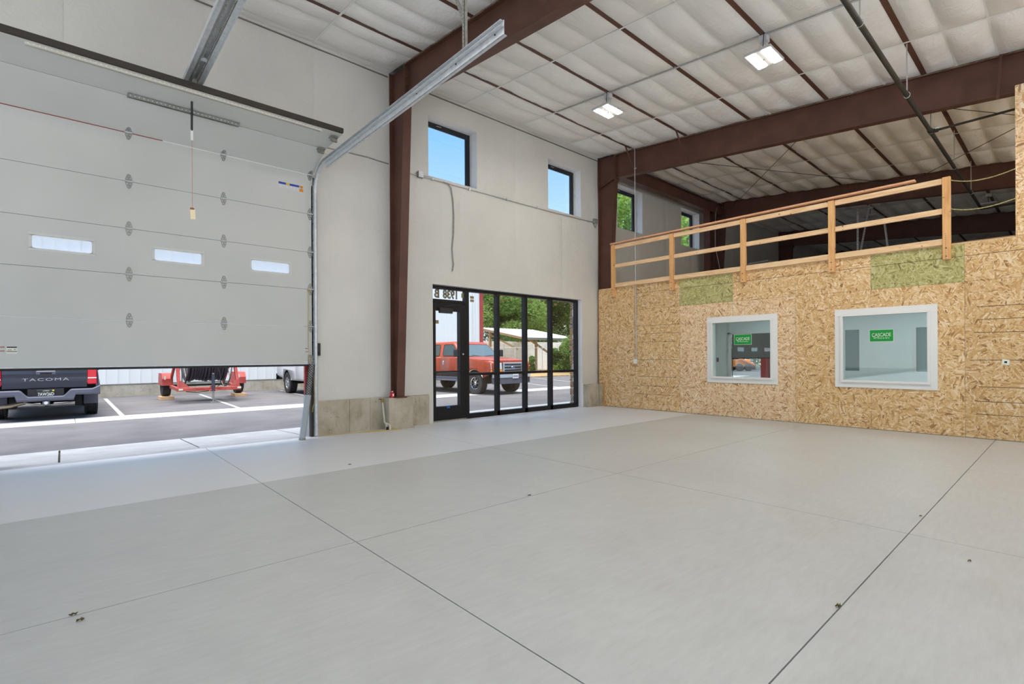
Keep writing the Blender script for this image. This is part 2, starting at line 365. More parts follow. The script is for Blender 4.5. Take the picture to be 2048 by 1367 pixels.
M['blackpaint'] = mat('dark_blue_black_paint', lin(48, 52, 66), 0.22, 0, 0.6); M['blackpaint'].node_tree.nodes['Principled BSDF'].inputs['Coat Weight'].default_value = 0.7
M['whitepaint'] = mat('white_truck_paint', (0.70, 0.70, 0.70, 1), 0.28, 0, 0.5)
M['greyplastic'] = mat('grey_bumper_plastic', lin(92, 94, 108), 0.55)
M['trimblack'] = mat('satin_black_trim', (0.022, 0.023, 0.025, 1), 0.5)
M['chrome'] = mat('chrome', (0.72, 0.73, 0.74, 1), 0.14, 1.0)
M['silver'] = mat('silver_paint', (0.46, 0.47, 0.48, 1), 0.35, 0.4)
M['tire'] = speckle('tire_rubber', (0.030, 0.029, 0.029, 1), (0.055, 0.053, 0.052, 1), 20, 0.8)
M['autoglass'] = mat('dark_auto_glass', (0.05, 0.075, 0.075, 1), 0.06, 0, 0.8)
M['windshield'] = mat('sky_tinted_windshield', (0.10, 0.14, 0.15, 1), 0.06, 0, 0.9)
M['lens'] = mat('red_lens', lin(214, 30, 48), 0.15, 0, 0.6)
M['lenswhite'] = mat('clear_lens', (0.75, 0.77, 0.78, 1), 0.1, 0.3, 0.6)
M['amber'] = mat('amber_lens', lin(236, 140, 30), 0.15)
M['dark'] = mat('underbody_dark', (0.012, 0.012, 0.012, 1), 0.8)
M['coral'] = speckle('faded_red_paint', lin(176, 66, 60), lin(196, 98, 88), 3, 0.5)
M['hose'] = mat('grey_black_hose', lin(74, 72, 84), 0.45)
M['plateblack'] = mat('plate_black', (0.03, 0.03, 0.035, 1), 0.4)
M['platewhite'] = mat('plate_white', (0.72, 0.74, 0.78, 1), 0.4)
M['mezz'] = speckle('deck_board', lin(208, 184, 146), lin(226, 204, 168), 4, 0.8)
M['darkwall'] = vinyl('shade_darkened_vinyl', (0.5, 0.49, 0.46, 1), (1, 1, 1), 0.2)  # wall vinyl with the far bay's shade put into its colour
# =================================================================== BUILDING SHELL
YV = 8.45                                   # inside face of the wall vinyl
def roofz(y): return 6.50 + 0.092 * (y - 8.0)   # underside of the purlins
ROOFA = math.atan(0.092)

# ---------------------------------------------------------------- floor slabs with saw-cut joints
floor = struct(BX(-5.0, 30, -4.2, 8.44, -0.30, -0.012).build('floor', M['joint']))
xs = [-4.99, -1.5, 1.55, 4.60, 7.65, 10.60, 16.8, 29.9]; ys = [-4.15, -1.9, 0.82, 3.41, 5.69, 8.43]
for i in range(len(xs) - 1):
    for j in range(len(ys) - 1):
        gx0 = 0.0035 if xs[i] != 7.65 else 0.0012; gx1 = 0.0035 if xs[i + 1] != 7.65 else 0.0012
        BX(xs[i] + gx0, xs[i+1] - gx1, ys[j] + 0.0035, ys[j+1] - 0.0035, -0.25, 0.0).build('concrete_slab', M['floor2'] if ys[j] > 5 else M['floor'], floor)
# door sill slab between jambs, a hair lower where the door closes
BX(-0.56, 3.08, 8.436, 8.60, -0.25, -0.006).build('door_sill', M['apron'], floor)
BX(18.47, 22.1, 8.436, 8.60, -0.25, -0.006).build('door_sill', M['apron'], floor)
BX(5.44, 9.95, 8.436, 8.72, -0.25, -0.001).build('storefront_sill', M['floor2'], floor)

# ---------------------------------------------------------------- front wall: outer shell, stem walls, vinyl sheets
WINS = [(5.37, 6.57), (8.735, 9.93), (11.48, 12.68), (14.86, 16.03)]
WZ = (4.86, 6.06)
OPEN = [(-0.62, 3.15, -1, 4.30), (5.45, 9.945, -1, 2.75), (18.47, 22.1, -1, 4.30)] + [(a, b, WZ[0], WZ[1]) for a, b in WINS]
def cut_rects(x0, x1, z0, z1, opens):
    xs = sorted({x0, x1} | {v for o in opens for v in o[:2] if x0 < v < x1}); zs = sorted({z0, z1} | {v for o in opens for v in o[2:] if z0 < v < z1}); out = []
    for i in range(len(xs) - 1):
        run = None
        for j in range(len(zs) - 1):
            cx, cz = (xs[i] + xs[i+1]) / 2, (zs[j] + zs[j+1]) / 2
            hole = any(o[0] < cx < o[1] and o[2] < cz < o[3] for o in opens)
            if hole:
                if run: out.append(run); run = None
            else: run = (xs[i], xs[i+1], run[2] if run else zs[j], zs[j+1])
        if run: out.append(run)
    return out
b = MB()
for (x0, x1, z0, z1) in cut_rects(-5.3, 30.2, -0.3, 7.0, OPEN): b.box(x0, x1, 8.56, 8.76, z0, z1)
wall_front = struct(b.build('wall_front', M['siding']))
def vinyl_sheet(x0, x1, z0, z1, parent=wall_front, material='vinyl', y=YV, puff=1.0, name='vinyl_sheet'):
    ops = [o for o in OPEN if o[1] > x0 and o[0] < x1]
    def cuts(a, c, vals, step):
        base = sorted({a, c} | {v for v in vals if a < v < c}); out = []
        for p, q in zip(base, base[1:]):
            n = max(1, int(round((q - p) / step))); out += [p + (q - p) * k / n for k in range(n)]
        return out + [c]
    ux = cuts(x0, x1, [v for o in ops for v in o[:2]], 0.11); uz = cuts(z0, z1, [v for o in ops for v in o[2:]], 0.14)
    b = MB(); nx, nz = len(ux), len(uz); vs = []
    for z in uz:
        for x in ux:
            e = min([1.0] + [max(abs(x - min(max(x, o[0]), o[1])), abs(z - min(max(z, o[2]), o[3]))) / 0.3 for o in ops])
            col = max(0, 1 - min(abs(x - 4.61), abs(x - 10.66)) / 0.55)
            d = noise.noise((x * 1.1, z * 0.9, 3.3)) * 0.014 + noise.noise((x * 5, z * 1.1, 9.1)) * (0.004 + 0.020 * col) + noise.noise((x * 9 + z * 6, z * 4, 1.7)) * (0.0015 + 0.007 * col)
            fold = 0.012 * max(0, 1 - min(x - x0, x1 - x) / 0.05)
            vs.append((x, y - 0.004 + d * puff * min(1, e) + fold * min(1, e), z))
    fs = []
    for j in range(nz - 1):
        for i in range(nx - 1):
            cx, cz = (ux[i] + ux[i+1]) / 2, (uz[j] + uz[j+1]) / 2
            if any(o[0] < cx < o[1] and o[2] < cz < o[3] for o in ops): continue
            fs.append((j*nx+i, j*nx+i+1, (j+1)*nx+i+1, (j+1)*nx+i))
    used = sorted({k for f in fs for k in f}); mp = {k: n for n, k in enumerate(used)}
    b.add([vs[k] for k in used], [tuple(mp[k] for k in f) for f in fs])
    return b.build(name, M[material], parent, smooth=180)
seams = [-3.1, -1.52, 0.03, 1.58, 3.15, 4.60, 6.13, 7.69, 9.24, 10.66]
for a, c in zip(seams, seams[1:]): vinyl_sheet(a + 0.0006, c - 0.0006, 0.57 if not (a > 4.5 and c < 10) else 0.57, 6.565)
for a, c in ((10.70, 12.40), (12.40, 13.97), (13.97, 15.52), (15.52, 16.75)): vinyl_sheet(a + 0.0006, c - 0.0006, 0.5, 6.56)
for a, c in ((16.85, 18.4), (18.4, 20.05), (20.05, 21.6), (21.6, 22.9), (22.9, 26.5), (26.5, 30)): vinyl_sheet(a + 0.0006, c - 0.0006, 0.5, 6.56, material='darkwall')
vinyl_sheet(-5.0, -3.1, 0.5, 6.56)
# vinyl returns down to the floor beside the storefront, and the lit reveals
b = MB(); b.box(5.335, 5.452, 8.44, 8.58, 0, 0.60); b.build('vinyl_return', M['vinyl'], wall_front)
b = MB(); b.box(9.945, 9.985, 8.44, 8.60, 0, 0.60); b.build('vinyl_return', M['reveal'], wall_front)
for (a, c) in WINS:
    b = MB()
    for (p, q) in (((a - 0.006, WZ[0] - .006), (a + 0.004, WZ[1] + .006)), ((c - 0.004, WZ[0] - .006), (c + 0.006, WZ[1] + .006))):
        def fn(u, v, X=p[0] + 0.005): return (X + 0.006 * noise.noise((u * 6, v * 9, X)), 8.442 + u * 0.25, WZ[0] + v * 1.2)
        b.grid(4, 14, fn)
    for z in (WZ[0], WZ[1]):
        def fn(u, v, Z=z): return (a + v * (c - a), 8.442 + u * 0.25, Z + 0.006 * noise.noise((u * 6, v * 9, Z)))
        b.grid(4, 14, fn)
    b.build('window_reveal', M['reveal'], wall_front, smooth=60)
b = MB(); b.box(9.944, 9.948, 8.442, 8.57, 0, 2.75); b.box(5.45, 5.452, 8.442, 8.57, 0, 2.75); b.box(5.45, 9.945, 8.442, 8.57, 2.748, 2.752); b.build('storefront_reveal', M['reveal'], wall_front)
# stem walls of bare concrete, stepped out at the column piers
def stem(x0, x1, yf, h, name='stem_wall'):
    def fn(u, v):
        x = x0 + u * (x1 - x0); z = -0.02 + v * (h + 0.02); return (x, yf + 0.006 * noise.noise((x * 3, z * 4, 2.2)) , z + (0.006 * noise.noise((x * 5, 7, 1)) if v > 0.99 else 0))
    b = MB(); b.grid(max(3, int((x1 - x0) * 8)), 6, fn)
    b.box(x0, x1, yf + 0.008, 8.60, -0.02, h - 0.004); return b.build(name, M['stem'], wall_front, smooth=40)
stem(3.155, 4.36, 8.41, 0.585); stem(4.84, 5.335, 8.40, 0.57); stem(9.988, 10.42, 8.30, 0.583); stem(-5.0, -0.6, 8.41, 0.58)
stem(4.36, 4.84, 8.19, 0.572, 'column_pier'); stem(10.42, 10.555, 8.26, 0.575, 'column_pier')
b = MB()
for x in (3.72, 4.10, 5.02): b.box(x, x + 0.006, 8.398, 8.41, 0.01, 0.57)
b.build('form_seam', M['stem'], wall_front)
# stem wall end, daylight put into its colour, and the red outside jamb trim
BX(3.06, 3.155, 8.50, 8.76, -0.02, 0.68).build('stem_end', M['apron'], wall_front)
BX(3.02, 3.155, 8.56, 8.625, 0.68, 4.3).build('jamb_trim', M['trimred'], wall_front)
BX(-0.70, -0.62, 8.57, 8.80, 0.0, 4.3).build('jamb_trim', M['trimred'], wall_front)
BX(22.06, 22.10, 8.56, 8.90, 0.0, 4.3).build('jamb_trim', M['trimred'], wall_front)
BX(18.47, 18.51, 8.56, 8.90, 0.0, 4.3).build('jamb_trim', M['trimred'], wall_front)
# ledge stone on the outside of the front wall, right of the storefront
rr = random.Random(3); z = -0.08
while z < 3.0:
    h = rr.choice((0.07, 0.10, 0.14, 0.18)); x = 9.938 + rr.uniform(-0.004, 0.010)
    while x < 10.9:
        wd = rr.uniform(0.25, 0.5); p = rr.uniform(0.0, 0.05)
        BX(x, x + wd - 0.008, 8.69, 8.84 + p, z, z + h - 0.008).build('ledge_stone', M[rr.choice(('stone', 'stone', 'stone2'))], wall_front, bevel=0.012)
        x += wd
    z += h
# unseen back and left walls, with openings added to let daylight in
b = MB()
for (x0, x1, z0, z1) in cut_rects(-5.3, 30.2, -0.3, 7.0, [(-4.7, -3.3, -1, 4.3), (-3.0, 2.9, -1, 4.3), (3.5, 10.2, -1, 4.3), (10.9, 16.6, 3.1, 5.1)]): b.box(x0, x1, -4.4, -4.2, z0, z1)
struct(b.build('wall_back', M['vinyl']))
b = MB()
for (x0, x1, z0, z1) in cut_rects(-4.4, 8.6, -0.3, 7.0, [(-3.9, 1.7, -1, 4.6), (2.2, 7.4, -1, 4.6)]): b.box(-5.3, -5.0, x0, x1, z0, z1)
struct(b.build('wall_left', M['vinyl']))
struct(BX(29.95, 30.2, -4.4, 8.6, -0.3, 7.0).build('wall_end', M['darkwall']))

# ---------------------------------------------------------------- roof: deck, purlins, quilted insulation, straps
def roofbox(b, x0, x1, y0, y1, dz0, dz1):
    z0, z1 = roofz(y0), roofz(y1)
    return b.add([(x0,y0,z0+dz0),(x1,y0,z0+dz0),(x1,y1,z1+dz0),(x0,y1,z1+dz0),(x0,y0,z0+dz1),(x1,y0,z0+dz1),(x1,y1,z1+dz1),(x0,y1,z1+dz1)],
                 [(0,3,2,1),(4,5,6,7),(0,1,5,4),(1,2,6,5),(2,3,7,6),(3,0,4,7)])
b = MB(); roofbox(b, -5.5, 30.2, -4.6, 8.9, 0.24, 0.30); ceiling = struct(b.build('ceiling', M['roofvinyl']))
PUR = [7.32 - 1.416 * k for k in range(9)]
for y in PUR:
    b = MB(); roofbox(b, -5.1, 30.1, y - 0.036, y + 0.036, 0.0, 0.006); roofbox(b, -5.1, 30.1, y + 0.030, y + 0.036, 0.006, 0.22)
    b.build('purlin', M['oxide'], ceiling)
XS0 = [-1.52, 0.03, 1.58, 3.13, 4.53]; XS1 = [4.69, 6.23, 7.77, 9.33, 10.63]; XS2 = [10.79, 12.40, 13.97, 15.52, 16.72]
rows = [(8.31, 8.53), (7.67, 8.31), (7.355, 7.67)]
for k in range(6): p = PUR[k]; rows += [(p - 0.41, p - 0.035), (p - 0.88, p - 0.41), (p - 1.381, p - 0.88)]
pcache = {}
def pillow(Lx, Ly, puff, var):
    key = (round(Lx, 2), round(Ly, 2), puff, var)
    if key in pcache: return pcache[key]
    nx, ny = 14, 8; sd_ = var * 13.7 + puff * 50; b = MB()
    def fn(u, v):
        eu, ev = 1 - abs(2*u - 1) ** 3.2, 1 - abs(2*v - 1) ** 2.6
        s = noise.noise((u * 2.2, v * 1.5, sd_)) * 0.4 + 1
        wk = noise.noise((u * Lx * 11, v * Ly * 2.2, sd_ + 4)) * 0.012 * puff / 0.07 + noise.noise((u * 5, v * 6, sd_ + 8)) * 0.008
        return (u * Lx, v * Ly, -(puff * eu * ev * s) + 0.006 + wk * min(1, eu * ev * 3))
    b.grid(nx, ny, fn); pcache[key] = b.mesh('insulation_panel', M['roofvinyl'], 180); return pcache[key]
rr = random.Random(11)
def cell(x0, x1, y0, y1, puff):
    cs = math.cos(ROOFA); me = pillow(x1 - x0, (y1 - y0) / cs, puff, rr.randrange(3))
    o = bpy.data.objects.new('insulation_panel', me); C.objects.link(o); o.parent = ceiling
    o.location = (x0, y0, roofz(y0)); o.rotation_euler = (ROOFA, 0, 0)
for (y0, y1) in rows:
    big = 1.0 if y1 - y0 > 0.42 else 0.85
    for xs_, pf in ((XS0, 0.075), (XS1, 0.085), (XS2, 0.105)):
        for i in range(len(xs_) - 1):
            if xs_ is XS0 and (i == 0 or y1 < 2.0): continue
            if xs_ is XS2 and y1 < 0.0: continue
            cell(xs_[i], xs_[i+1], y0, y1, pf * big if y1 < 8.4 else 0.02)
# the rest of the roof quilt, out of sight or too dark to tell apart
b = MB()
for (y0, y1) in rows:
    for i in range(4):
        x0 = [16.88, 18.5, 20.05, 21.6][i]; x1 = [18.5, 20.05, 21.6, 22.82][i]
        b.grid(8, 5, lambda u, v: (x0 + u*(x1-x0), y0 + v*(y1-y0), roofz(y0 + v*(y1-y0)) + 0.006 - 0.10*(1-abs(2*u-1)**3)*(1-abs(2*v-1)**2.4)))
    for i in range(4):
        x0 = 22.98 + 1.55 * i; x1 = x0 + 1.55
        b.grid(6, 4, lambda u, v: (x0 + u*(x1-x0), y0 + v*(y1-y0), roofz(y0 + v*(y1-y0)) + 0.006 - 0.10*(1-abs(2*u-1)**3)*(1-abs(2*v-1)**2.4)))
    if y1 < 0.0:
        for i in range(4):
            x0, x1 = XS2[i], XS2[i+1]; b.grid(4, 3, lambda u, v: (x0 + u*(x1-x0), y0 + v*(y1-y0), roofz(y0 + v*(y1-y0)) + 0.006 - 0.08*(1-abs(2*u-1)**3)*(1-abs(2*v-1)**2.4)))
    if y1 < 2.0: roofbox(b, -5.0, 4.53, y0, y1, 0.0, 0.004)
    else: roofbox(b, -5.0, 0.03, y0, y1, 0.0, 0.004)
for k in range(6, 8): roofbox(b, -5.0, 30, PUR[k] - 1.381, PUR[k] - 0.035, -0.02, 0.0)
roofbox(b, -5.0, 30, -4.4, PUR[8] - 0.035, -0.02, 0.0)
tag(b.build('insulation_blanket', M['roofvinyl'], ceiling, smooth=60), kind='stuff')
for x in XS0[1:4] + XS1[1:4] + XS2[1:4] + [18.5, 20.05, 21.6]:
    b = MB(); roofbox(b, x - 0.017, x + 0.017, -1.5, 8.5, -0.004, -0.001); b.build('strap', M['strap'], ceiling)
for (y0, y1) in rows:
    if any(abs(y0 - (p + 0.035)) < 0.01 for p in PUR) or any(abs(y0 - (p - 1.381)) < 0.01 for p in PUR): continue
    for xs_ in (XS0, XS1, XS2):
        b = MB(); roofbox(b, xs_[0], xs_[-1], y0 - 0.013, y0 + 0.013, -0.001, 0.004); b.build('strap', M['strap'], ceiling)
b = MB(); 
for a, c in ((-3, 4.5), (4.72, 10.6)): b.box(a, c, 8.425, 8.447, 6.46, 6.475)
b.build('eave_gap', M['seam'], ceiling)

# ---------------------------------------------------------------- rigid frames
def frame(x, label, braces=(), y_end=-4.15, base_z=0.575, depth_b=0.0):
    f = thing('steel_frame', label, 'steel frame', (x, 8.2, base_z), 'tapered steel frames')
    ft = 0.012; hw = 0.08
    # column: tapered web + flanges
    b = MB(); b.prism([(8.44, base_z), (8.22, base_z), (7.91, 5.86), (7.91, roofz(7.91)), (8.44, roofz(8.44))], 'x', x - 0.005, x + 0.005)
    b.add([(x-hw,8.22,base_z),(x+hw,8.22,base_z),(x+hw,8.22+ft,base_z),(x-hw,8.22+ft,base_z),(x-hw,7.91,5.87),(x+hw,7.91,5.87),(x+hw,7.91+ft,5.87),(x-hw,7.91+ft,5.87)],
          [(0,3,2,1),(4,5,6,7),(0,1,5,4),(1,2,6,5),(2,3,7,6),(3,0,4,7)])
    b.box(x - hw, x + hw, 8.428, 8.44, base_z, roofz(8.44)); b.box(x - 0.11, x + 0.11, 8.18, 8.45, base_z - 0.012, base_z + 0.012)
    b.build('column', M['oxide'], f)
    # rafter
    zb = lambda y: 5.885 - 0.0925 * (7.90 - y) ; zt = lambda y: roofz(y) - 0.004
    yn = y_end
    b = MB(); b.prism([(7.88, zb(7.88)), (7.88, zt(7.88)), (yn, zt(yn)), (yn, zb(yn))], 'x', x - 0.005, x + 0.005)
    for z_, s_ in ((zb, 1), (zt, -1)):
        y0 = 7.90
        a0, a1 = z_(y0), z_(yn); c0, c1 = a0 + s_ * ft, a1 + s_ * ft
        b.add([(x-hw,yn,a1),(x+hw,yn,a1),(x+hw,y0,a0),(x-hw,y0,a0),(x-hw,yn,c1),(x+hw,yn,c1),(x+hw,y0,c0),(x-hw,y0,c0)], [(0,3,2,1),(4,5,6,7),(0,1,5,4),(1,2,6,5),(2,3,7,6),(3,0,4,7)])
    b.build('rafter', M['oxide'], f)
    b = MB(); y0 = 8.43; b.add([(x-hw-.004,yn,zt(yn)-.016),(x-hw+.004,yn,zt(yn)-.016),(x-hw+.004,7.9,zt(7.9)-.016),(x-hw-.004,7.9,zt(7.9)-.016),(x-hw-.004,yn,zt(yn)+.003),(x-hw+.004,yn,zt(yn)+.003),(x-hw+.004,7.9,zt(7.9)+.003),(x-hw-.004,7.9,zt(7.9)+.003)], [(0,3,2,1),(4,5,6,7),(0,1,5,4),(1,2,6,5),(2,3,7,6),(3,0,4,7)])
    b.build('dusty_flange_edge', M['oxide_dust'], f)
    # knee: cap plate, end plates and stiffeners
    b = MB(); b.box(x - hw, x + hw, 7.90, 7.918, 5.84, roofz(7.9) - 0.004); b.box(x - hw, x + hw, 7.872, 7.890, 5.80, roofz(7.9) - 0.004)
    b.add([(x-hw,7.9,5.875),(x+hw,7.9,5.875),(x+hw,8.44,5.73),(x-hw,8.44,5.73),(x-hw,7.9,5.887),(x+hw,7.9,5.887),(x+hw,8.44,5.742),(x-hw,8.44,5.742)], [(0,3,2,1),(4,5,6,7),(0,1,5,4),(1,2,6,5),(2,3,7,6),(3,0,4,7)])
    b.build('stiffener', M['oxide'], f)
    b = MB()
    for z in (5.98, 6.12, 6.26, 6.40):
        b.box(x - 0.05, x - 0.03, 7.855, 7.935, z, z + 0.02); b.box(x + 0.03, x + 0.05, 7.855, 7.935, z, z + 0.02)
    b.build('bolt', M['oxide'], f)
    for (pt, pb) in braces:
        b = MB(); b.beam(pt, pb, 0.028, 0.010, (1, 0, 0)); b.beam((pt[0], pt[1] + 0.012, pt[2]), (pb[0], pb[1] + 0.012, pb[2]), 0.008, 0.03, (1, 0, 0)); b.build('flange_brace', M['oxide'], f)
    return f
frame(4.61, 'red-brown steel frame between the garage door and the storefront, nearest one', y_end=-4.15)
frame(10.71, 'red-brown steel frame rising behind the strand board wall and crossing the whole ceiling',
      braces=(((10.28, 7.31, 6.43), (10.645, 7.30, 5.85)), ((10.17, 5.89, 6.30), (10.645, 5.90, 5.725)), ((10.62, 0.74, 5.84), (10.60, 0.78, 5.17))))
frame(16.80, 'dark red-brown steel frame at the far side of the loft', y_end=-4.15)
frame(22.90, 'dark steel frame beyond the loft, seen between the lower guard rails', y_end=-4.15)
frame(29.0, 'farthest dark steel frame near the end wall', y_end=-4.15)
# portal frame under the eave in the loft bay
pb = thing('portal_frame', 'dark red-brown portal beam and posts along the loft windows', 'steel frame', (13.8, 8.1, 3.05))
b = MB(); b.box(10.82, 16.70, 8.02, 8.03, 6.03, 6.36); b.box(10.82, 16.70, 7.95, 8.13, 6.02, 6.032); b.box(10.82, 16.70, 7.95, 8.13, 6.36, 6.372); b.build('beam', M['oxide'], pb)
b = MB(); b.box(15.86, 15.87, 7.98, 8.20, 3.05, 6.03); b.box(16.16, 16.17, 7.98, 8.20, 3.05, 6.03); b.box(15.87, 16.16, 8.085, 8.095, 3.05, 6.03); b.build('post', M['oxide'], pb)
# =================================================================== STRAND BOARD WALL, LOFT, OFFICE
XW = 10.56
SEAM = [8.372, 7.262, 6.045, 4.826, 3.607, 2.388, 1.162, -0.05, -1.27, -2.49, -3.71]
W6 = (3.93, 5.39, 0.72, 2.13); W7 = (1.49, 2.94, 0.72, 2.12)
HOLE = [(4.05, 5.27, 0.84, 2.01), (1.61, 2.82, 0.84, 2.00)]
b = MB()
for (y0, y1, z0, z1) in cut_rects(-4.15, 8.40, 0.0, 3.0, HOLE): b.box(XW + 0.014, XW + 0.125, y0, y1, z0, z1)
wall_right = struct(b.build('wall_right', M['fir_z']))
rr = random.Random(5); g = 0.002
LOWM = ['osb', 'osb', 'osbpale', 'osbpale', 'osb', 'osb', 'osb2', 'osb', 'osb', 'osb']
UPM = ['osb', 'osb2', 'osbgreen', 'osb', 'osb', 'osbgreen', 'osb2', 'osb', 'osb', 'osb']
for i in range(len(SEAM) - 1):
    y1, y0 = SEAM[i], SEAM[i + 1]; off = rr.uniform(0, 0.0025)
    b = MB()
    ylo = 8.20 if i == 0 else y1
    for (a, c, z0, z1) in cut_rects(y0 + g, y1 - g, 0.008, 2.438, HOLE + ([(8.19, 9, -1, 0.60)] if i == 0 else [])): b.box(XW - off, XW + 0.012, a, c, z0, z1)
    p = b.build('strand_board', M[LOWM[i]], wall_right)
    b = MB(); b.box(XW - off, XW + 0.012, y0 + g, y1 - g, 2.442, 3.04 if y0 > 0.5 or y1 > 0.7 else 6.0)
    q = b.build('strand_board', M[UPM[i]], wall_right)
    # printed nail lines
    b = MB()
    if i in (1, 6, 7, 8):
        for z in (2.03, 1.832, 1.631, 1.207, 0.796, 0.571, 0.372):
            a = y1 - rr.uniform(0.03, 0.16); c = y0 + rr.uniform(0.0, 0.08); b.box(XW - off - 0.001, XW, c, a, z, z + 0.008)
    else:
        for z in (0.20, 0.394, 0.597, 0.804, 1.01, 1.213, 1.41, 1.61, 1.81):
            for y in [y0 + 0.2 * k + 0.2 for k in range(5)]:
                if any(h[0] - 0.14 < y < h[1] + 0.14 and h[2] - 0.13 < z < h[3] + 0.14 for h in HOLE) or rr.random() < 0.35: continue
                b.box(XW - off - 0.001, XW, y - 0.022, y + 0.022, z, z + 0.007)
    if b.v: b.build('printed_nail_mark', M['inkfaint' if i < 2 else 'ink'], p)
    if i > 0: b = MB(); b.box(XW - off - 0.001, XW, y0 + 0.02, y1 - 0.02, 2.838, 2.845); b.build('printed_nail_mark', M['inkfaint' if i < 2 else 'ink'], q)
    if i > 0:
        hz = [h for h in HOLE if h[0] < y1 < h[1]]
        for (z0, z1) in ([(0.01, hz[0][2]), (hz[0][3], 3.03)] if hz else [(0.01, 3.03)]): BX(XW - 0.0006, XW + 0.001, y1 - 0.0018, y1 + 0.0018, z0, z1).build('seam_line', M['seam'], wall_right)
# upper part of the wall at the right hand edge of the loft opening
BX(XW - 0.002, XW + 0.012, -0.60, 0.592, 3.04, 3.66).build('strand_board', M['osb'], wall_right)
BX(XW - 0.001, XW + 0.012, -0.60, 0.590, 3.664, 5.28).build('strand_board', M['osbpale'], wall_right)
BX(XW - 0.002, XW + 0.012, -4.1, -0.604, 3.04, 5.4).build('strand_board', M['osb2'], wall_right)
BX(XW + 0.012, XW + 0.05, 0.50, 0.592, 3.04, 5.27).build('stud', M['fir_z'], wall_right)
BX(XW - 0.006, XW + 0.012, 0.6, 8.37, 3.04, 3.052).build('top_plate', M['fir_y'], wall_right)
BX(XW - 0.012, XW + 0.012, -4, 8.2, 0.0, 0.007).build('base_gap', M['seam'], wall_right)
# loft deck
deck = struct(BX(10.70, 16.75, -4.1, 8.42, 2.72, 3.02).build('floor_loft', M['mezz']))
BX(10.60, 10.70, -4.1, 7.85, 2.60, 3.03).build('rim_board', M['fir_y'], deck)

# office behind the wall
b = MB()
b.box(13.70, 13.80, -0.6, 4.2, 0, 0.93); b.box(13.70, 13.80, 6.39, 8.2, 0, 0.93); b.box(13.70, 13.80, 4.2, 6.39, 0, 0.40); b.box(13.70, 13.80, -0.6, 8.2, 1.88, 2.6)
for a, c in ((6.39, 8.2), (3.62 + 0.0, 4.2), (2.35, 3.33), (-0.6, 1.2)): b.box(13.70, 13.80, a, c, 0.93, 1.88)
office_wall = struct(b.build('wall_office', M['officewall']))
struct(BX(10.70, 13.70, 8.1, 8.2, 0, 2.6).build('wall_office_north', M['officewall']))
struct(BX(10.70, 13.70, -0.7, -0.6, 0, 2.6).build('wall_office_south', M['officewall']))
struct(BX(10.70, 13.80, -0.7, 8.2, 2.45, 2.55).build('ceiling_office', M['officewall']))
b = MB()
b.box(13.66, 13.70, 6.30, 6.39, 0.40, 1.92); b.box(13.66, 13.70, 4.2, 6.39, 1.88, 1.92); b.box(13.66, 13.70, 4.2, 6.39, 0.36, 0.40); b.build('window_frame', M['whitebox'], office_wall)
b = MB(); b.box(13.74, 13.75, 4.2, 6.3, 0.40, 1.88); b.build('pane', M['glass'], office_wall)
mblk = mat('dark_tinted_pane', (0.085, 0.15, 0.14, 1), 0.12, 0, 0.6)
BX(13.74, 13.75, 3.33, 3.62, 0.93, 1.88).build('pane', mblk, office_wall)
BX(13.74, 13.75, 1.2, 2.35, 0.93, 1.88).build('pane', mblk, office_wall)
b = MB(); b.box(13.69, 13.70, 2.29, 2.36, 0.90, 1.90); b.build('window_frame', M['whitebox'], office_wall)
BX(13.69, 13.70, 6.66, 6.72, 1.12, 1.24).build('switch_plate', M['plastic'], office_wall)
op = thing('added_panel_light', 'added flat white panel lighting the office', 'light', (12.2, 5.0, 2.45))  # panels added to light the office interior, no fixture seen
BX(11.7, 12.7, 4.4, 5.6, 2.435, 2.449).build('diffuser', mat('office_panel', (1, 1, 1, 1), 0.5, emit=(0.92, 0.97, 1, 1), estr=3.4), op)
op2 = thing('added_panel_light', 'second added flat white panel, nearer the large office window', 'light', (12.2, 2.0, 2.45))
BX(11.7, 12.7, 1.4, 2.6, 2.435, 2.449).build('diffuser', bpy.data.materials['office_panel'], op2)

# the two white office windows
def office_window(n, o, hole, label):
    w_ = struct(bpy.data.objects.new('window_%d' % n, None)); C.objects.link(w_); w_.location = (XW, (o[0]+o[1])/2, (o[2]+o[3])/2)
    y0, y1, z0, z1 = o; h0, h1, k0, k1 = hole
    for (a, c, d, e) in ((y0, y1, k1 - 0.005, z1), (y0, y1, z0, k0 + 0.005), (y0, h0 + 0.005, k0 + 0.005, k1 - 0.005), (h1 - 0.005, y1, k0 + 0.005, k1 - 0.005)):
        BX(XW - 0.020, XW - 0.0005, a, c, d, e).build('casing', M['white'], w_, bevel=0.003)
    b = MB(); t_ = 0.03
    for (a, c, d, e) in ((h0 - t_, h1 + t_, k1 - 0.01, k1 + t_), (h0 - t_, h1 + t_, k0 - t_, k0 + 0.01), (h0 - t_, h0 + 0.01, k0, k1), (h1 - 0.01, h1 + t_, k0, k1)): b.box(XW - 0.045, XW - 0.012, a, c, d, e)
    b.build('sash_frame', M['white'], w_, bevel=0.004)
    BX(XW + 0.02, XW + 0.026, h0, h1, k0, k1).build('pane', M['officeglass'], w_)
    b = MB()
    b.box(XW, XW + 0.13, h0 - 0.005, h0 + 0.004, k0, k1); b.box(XW, XW + 0.13, h1 - 0.004, h1 + 0.005, k0, k1); b.box(XW, XW + 0.13, h0, h1, k0 - 0.005, k0 + 0.004); b.box(XW, XW + 0.13, h0, h1, k1 - 0.004, k1 + 0.005)
    b.build('jamb_liner', M['white'], w_); return w_
office_window(6, W6, HOLE[0], ''); office_window(7, W7, HOLE[1], '')
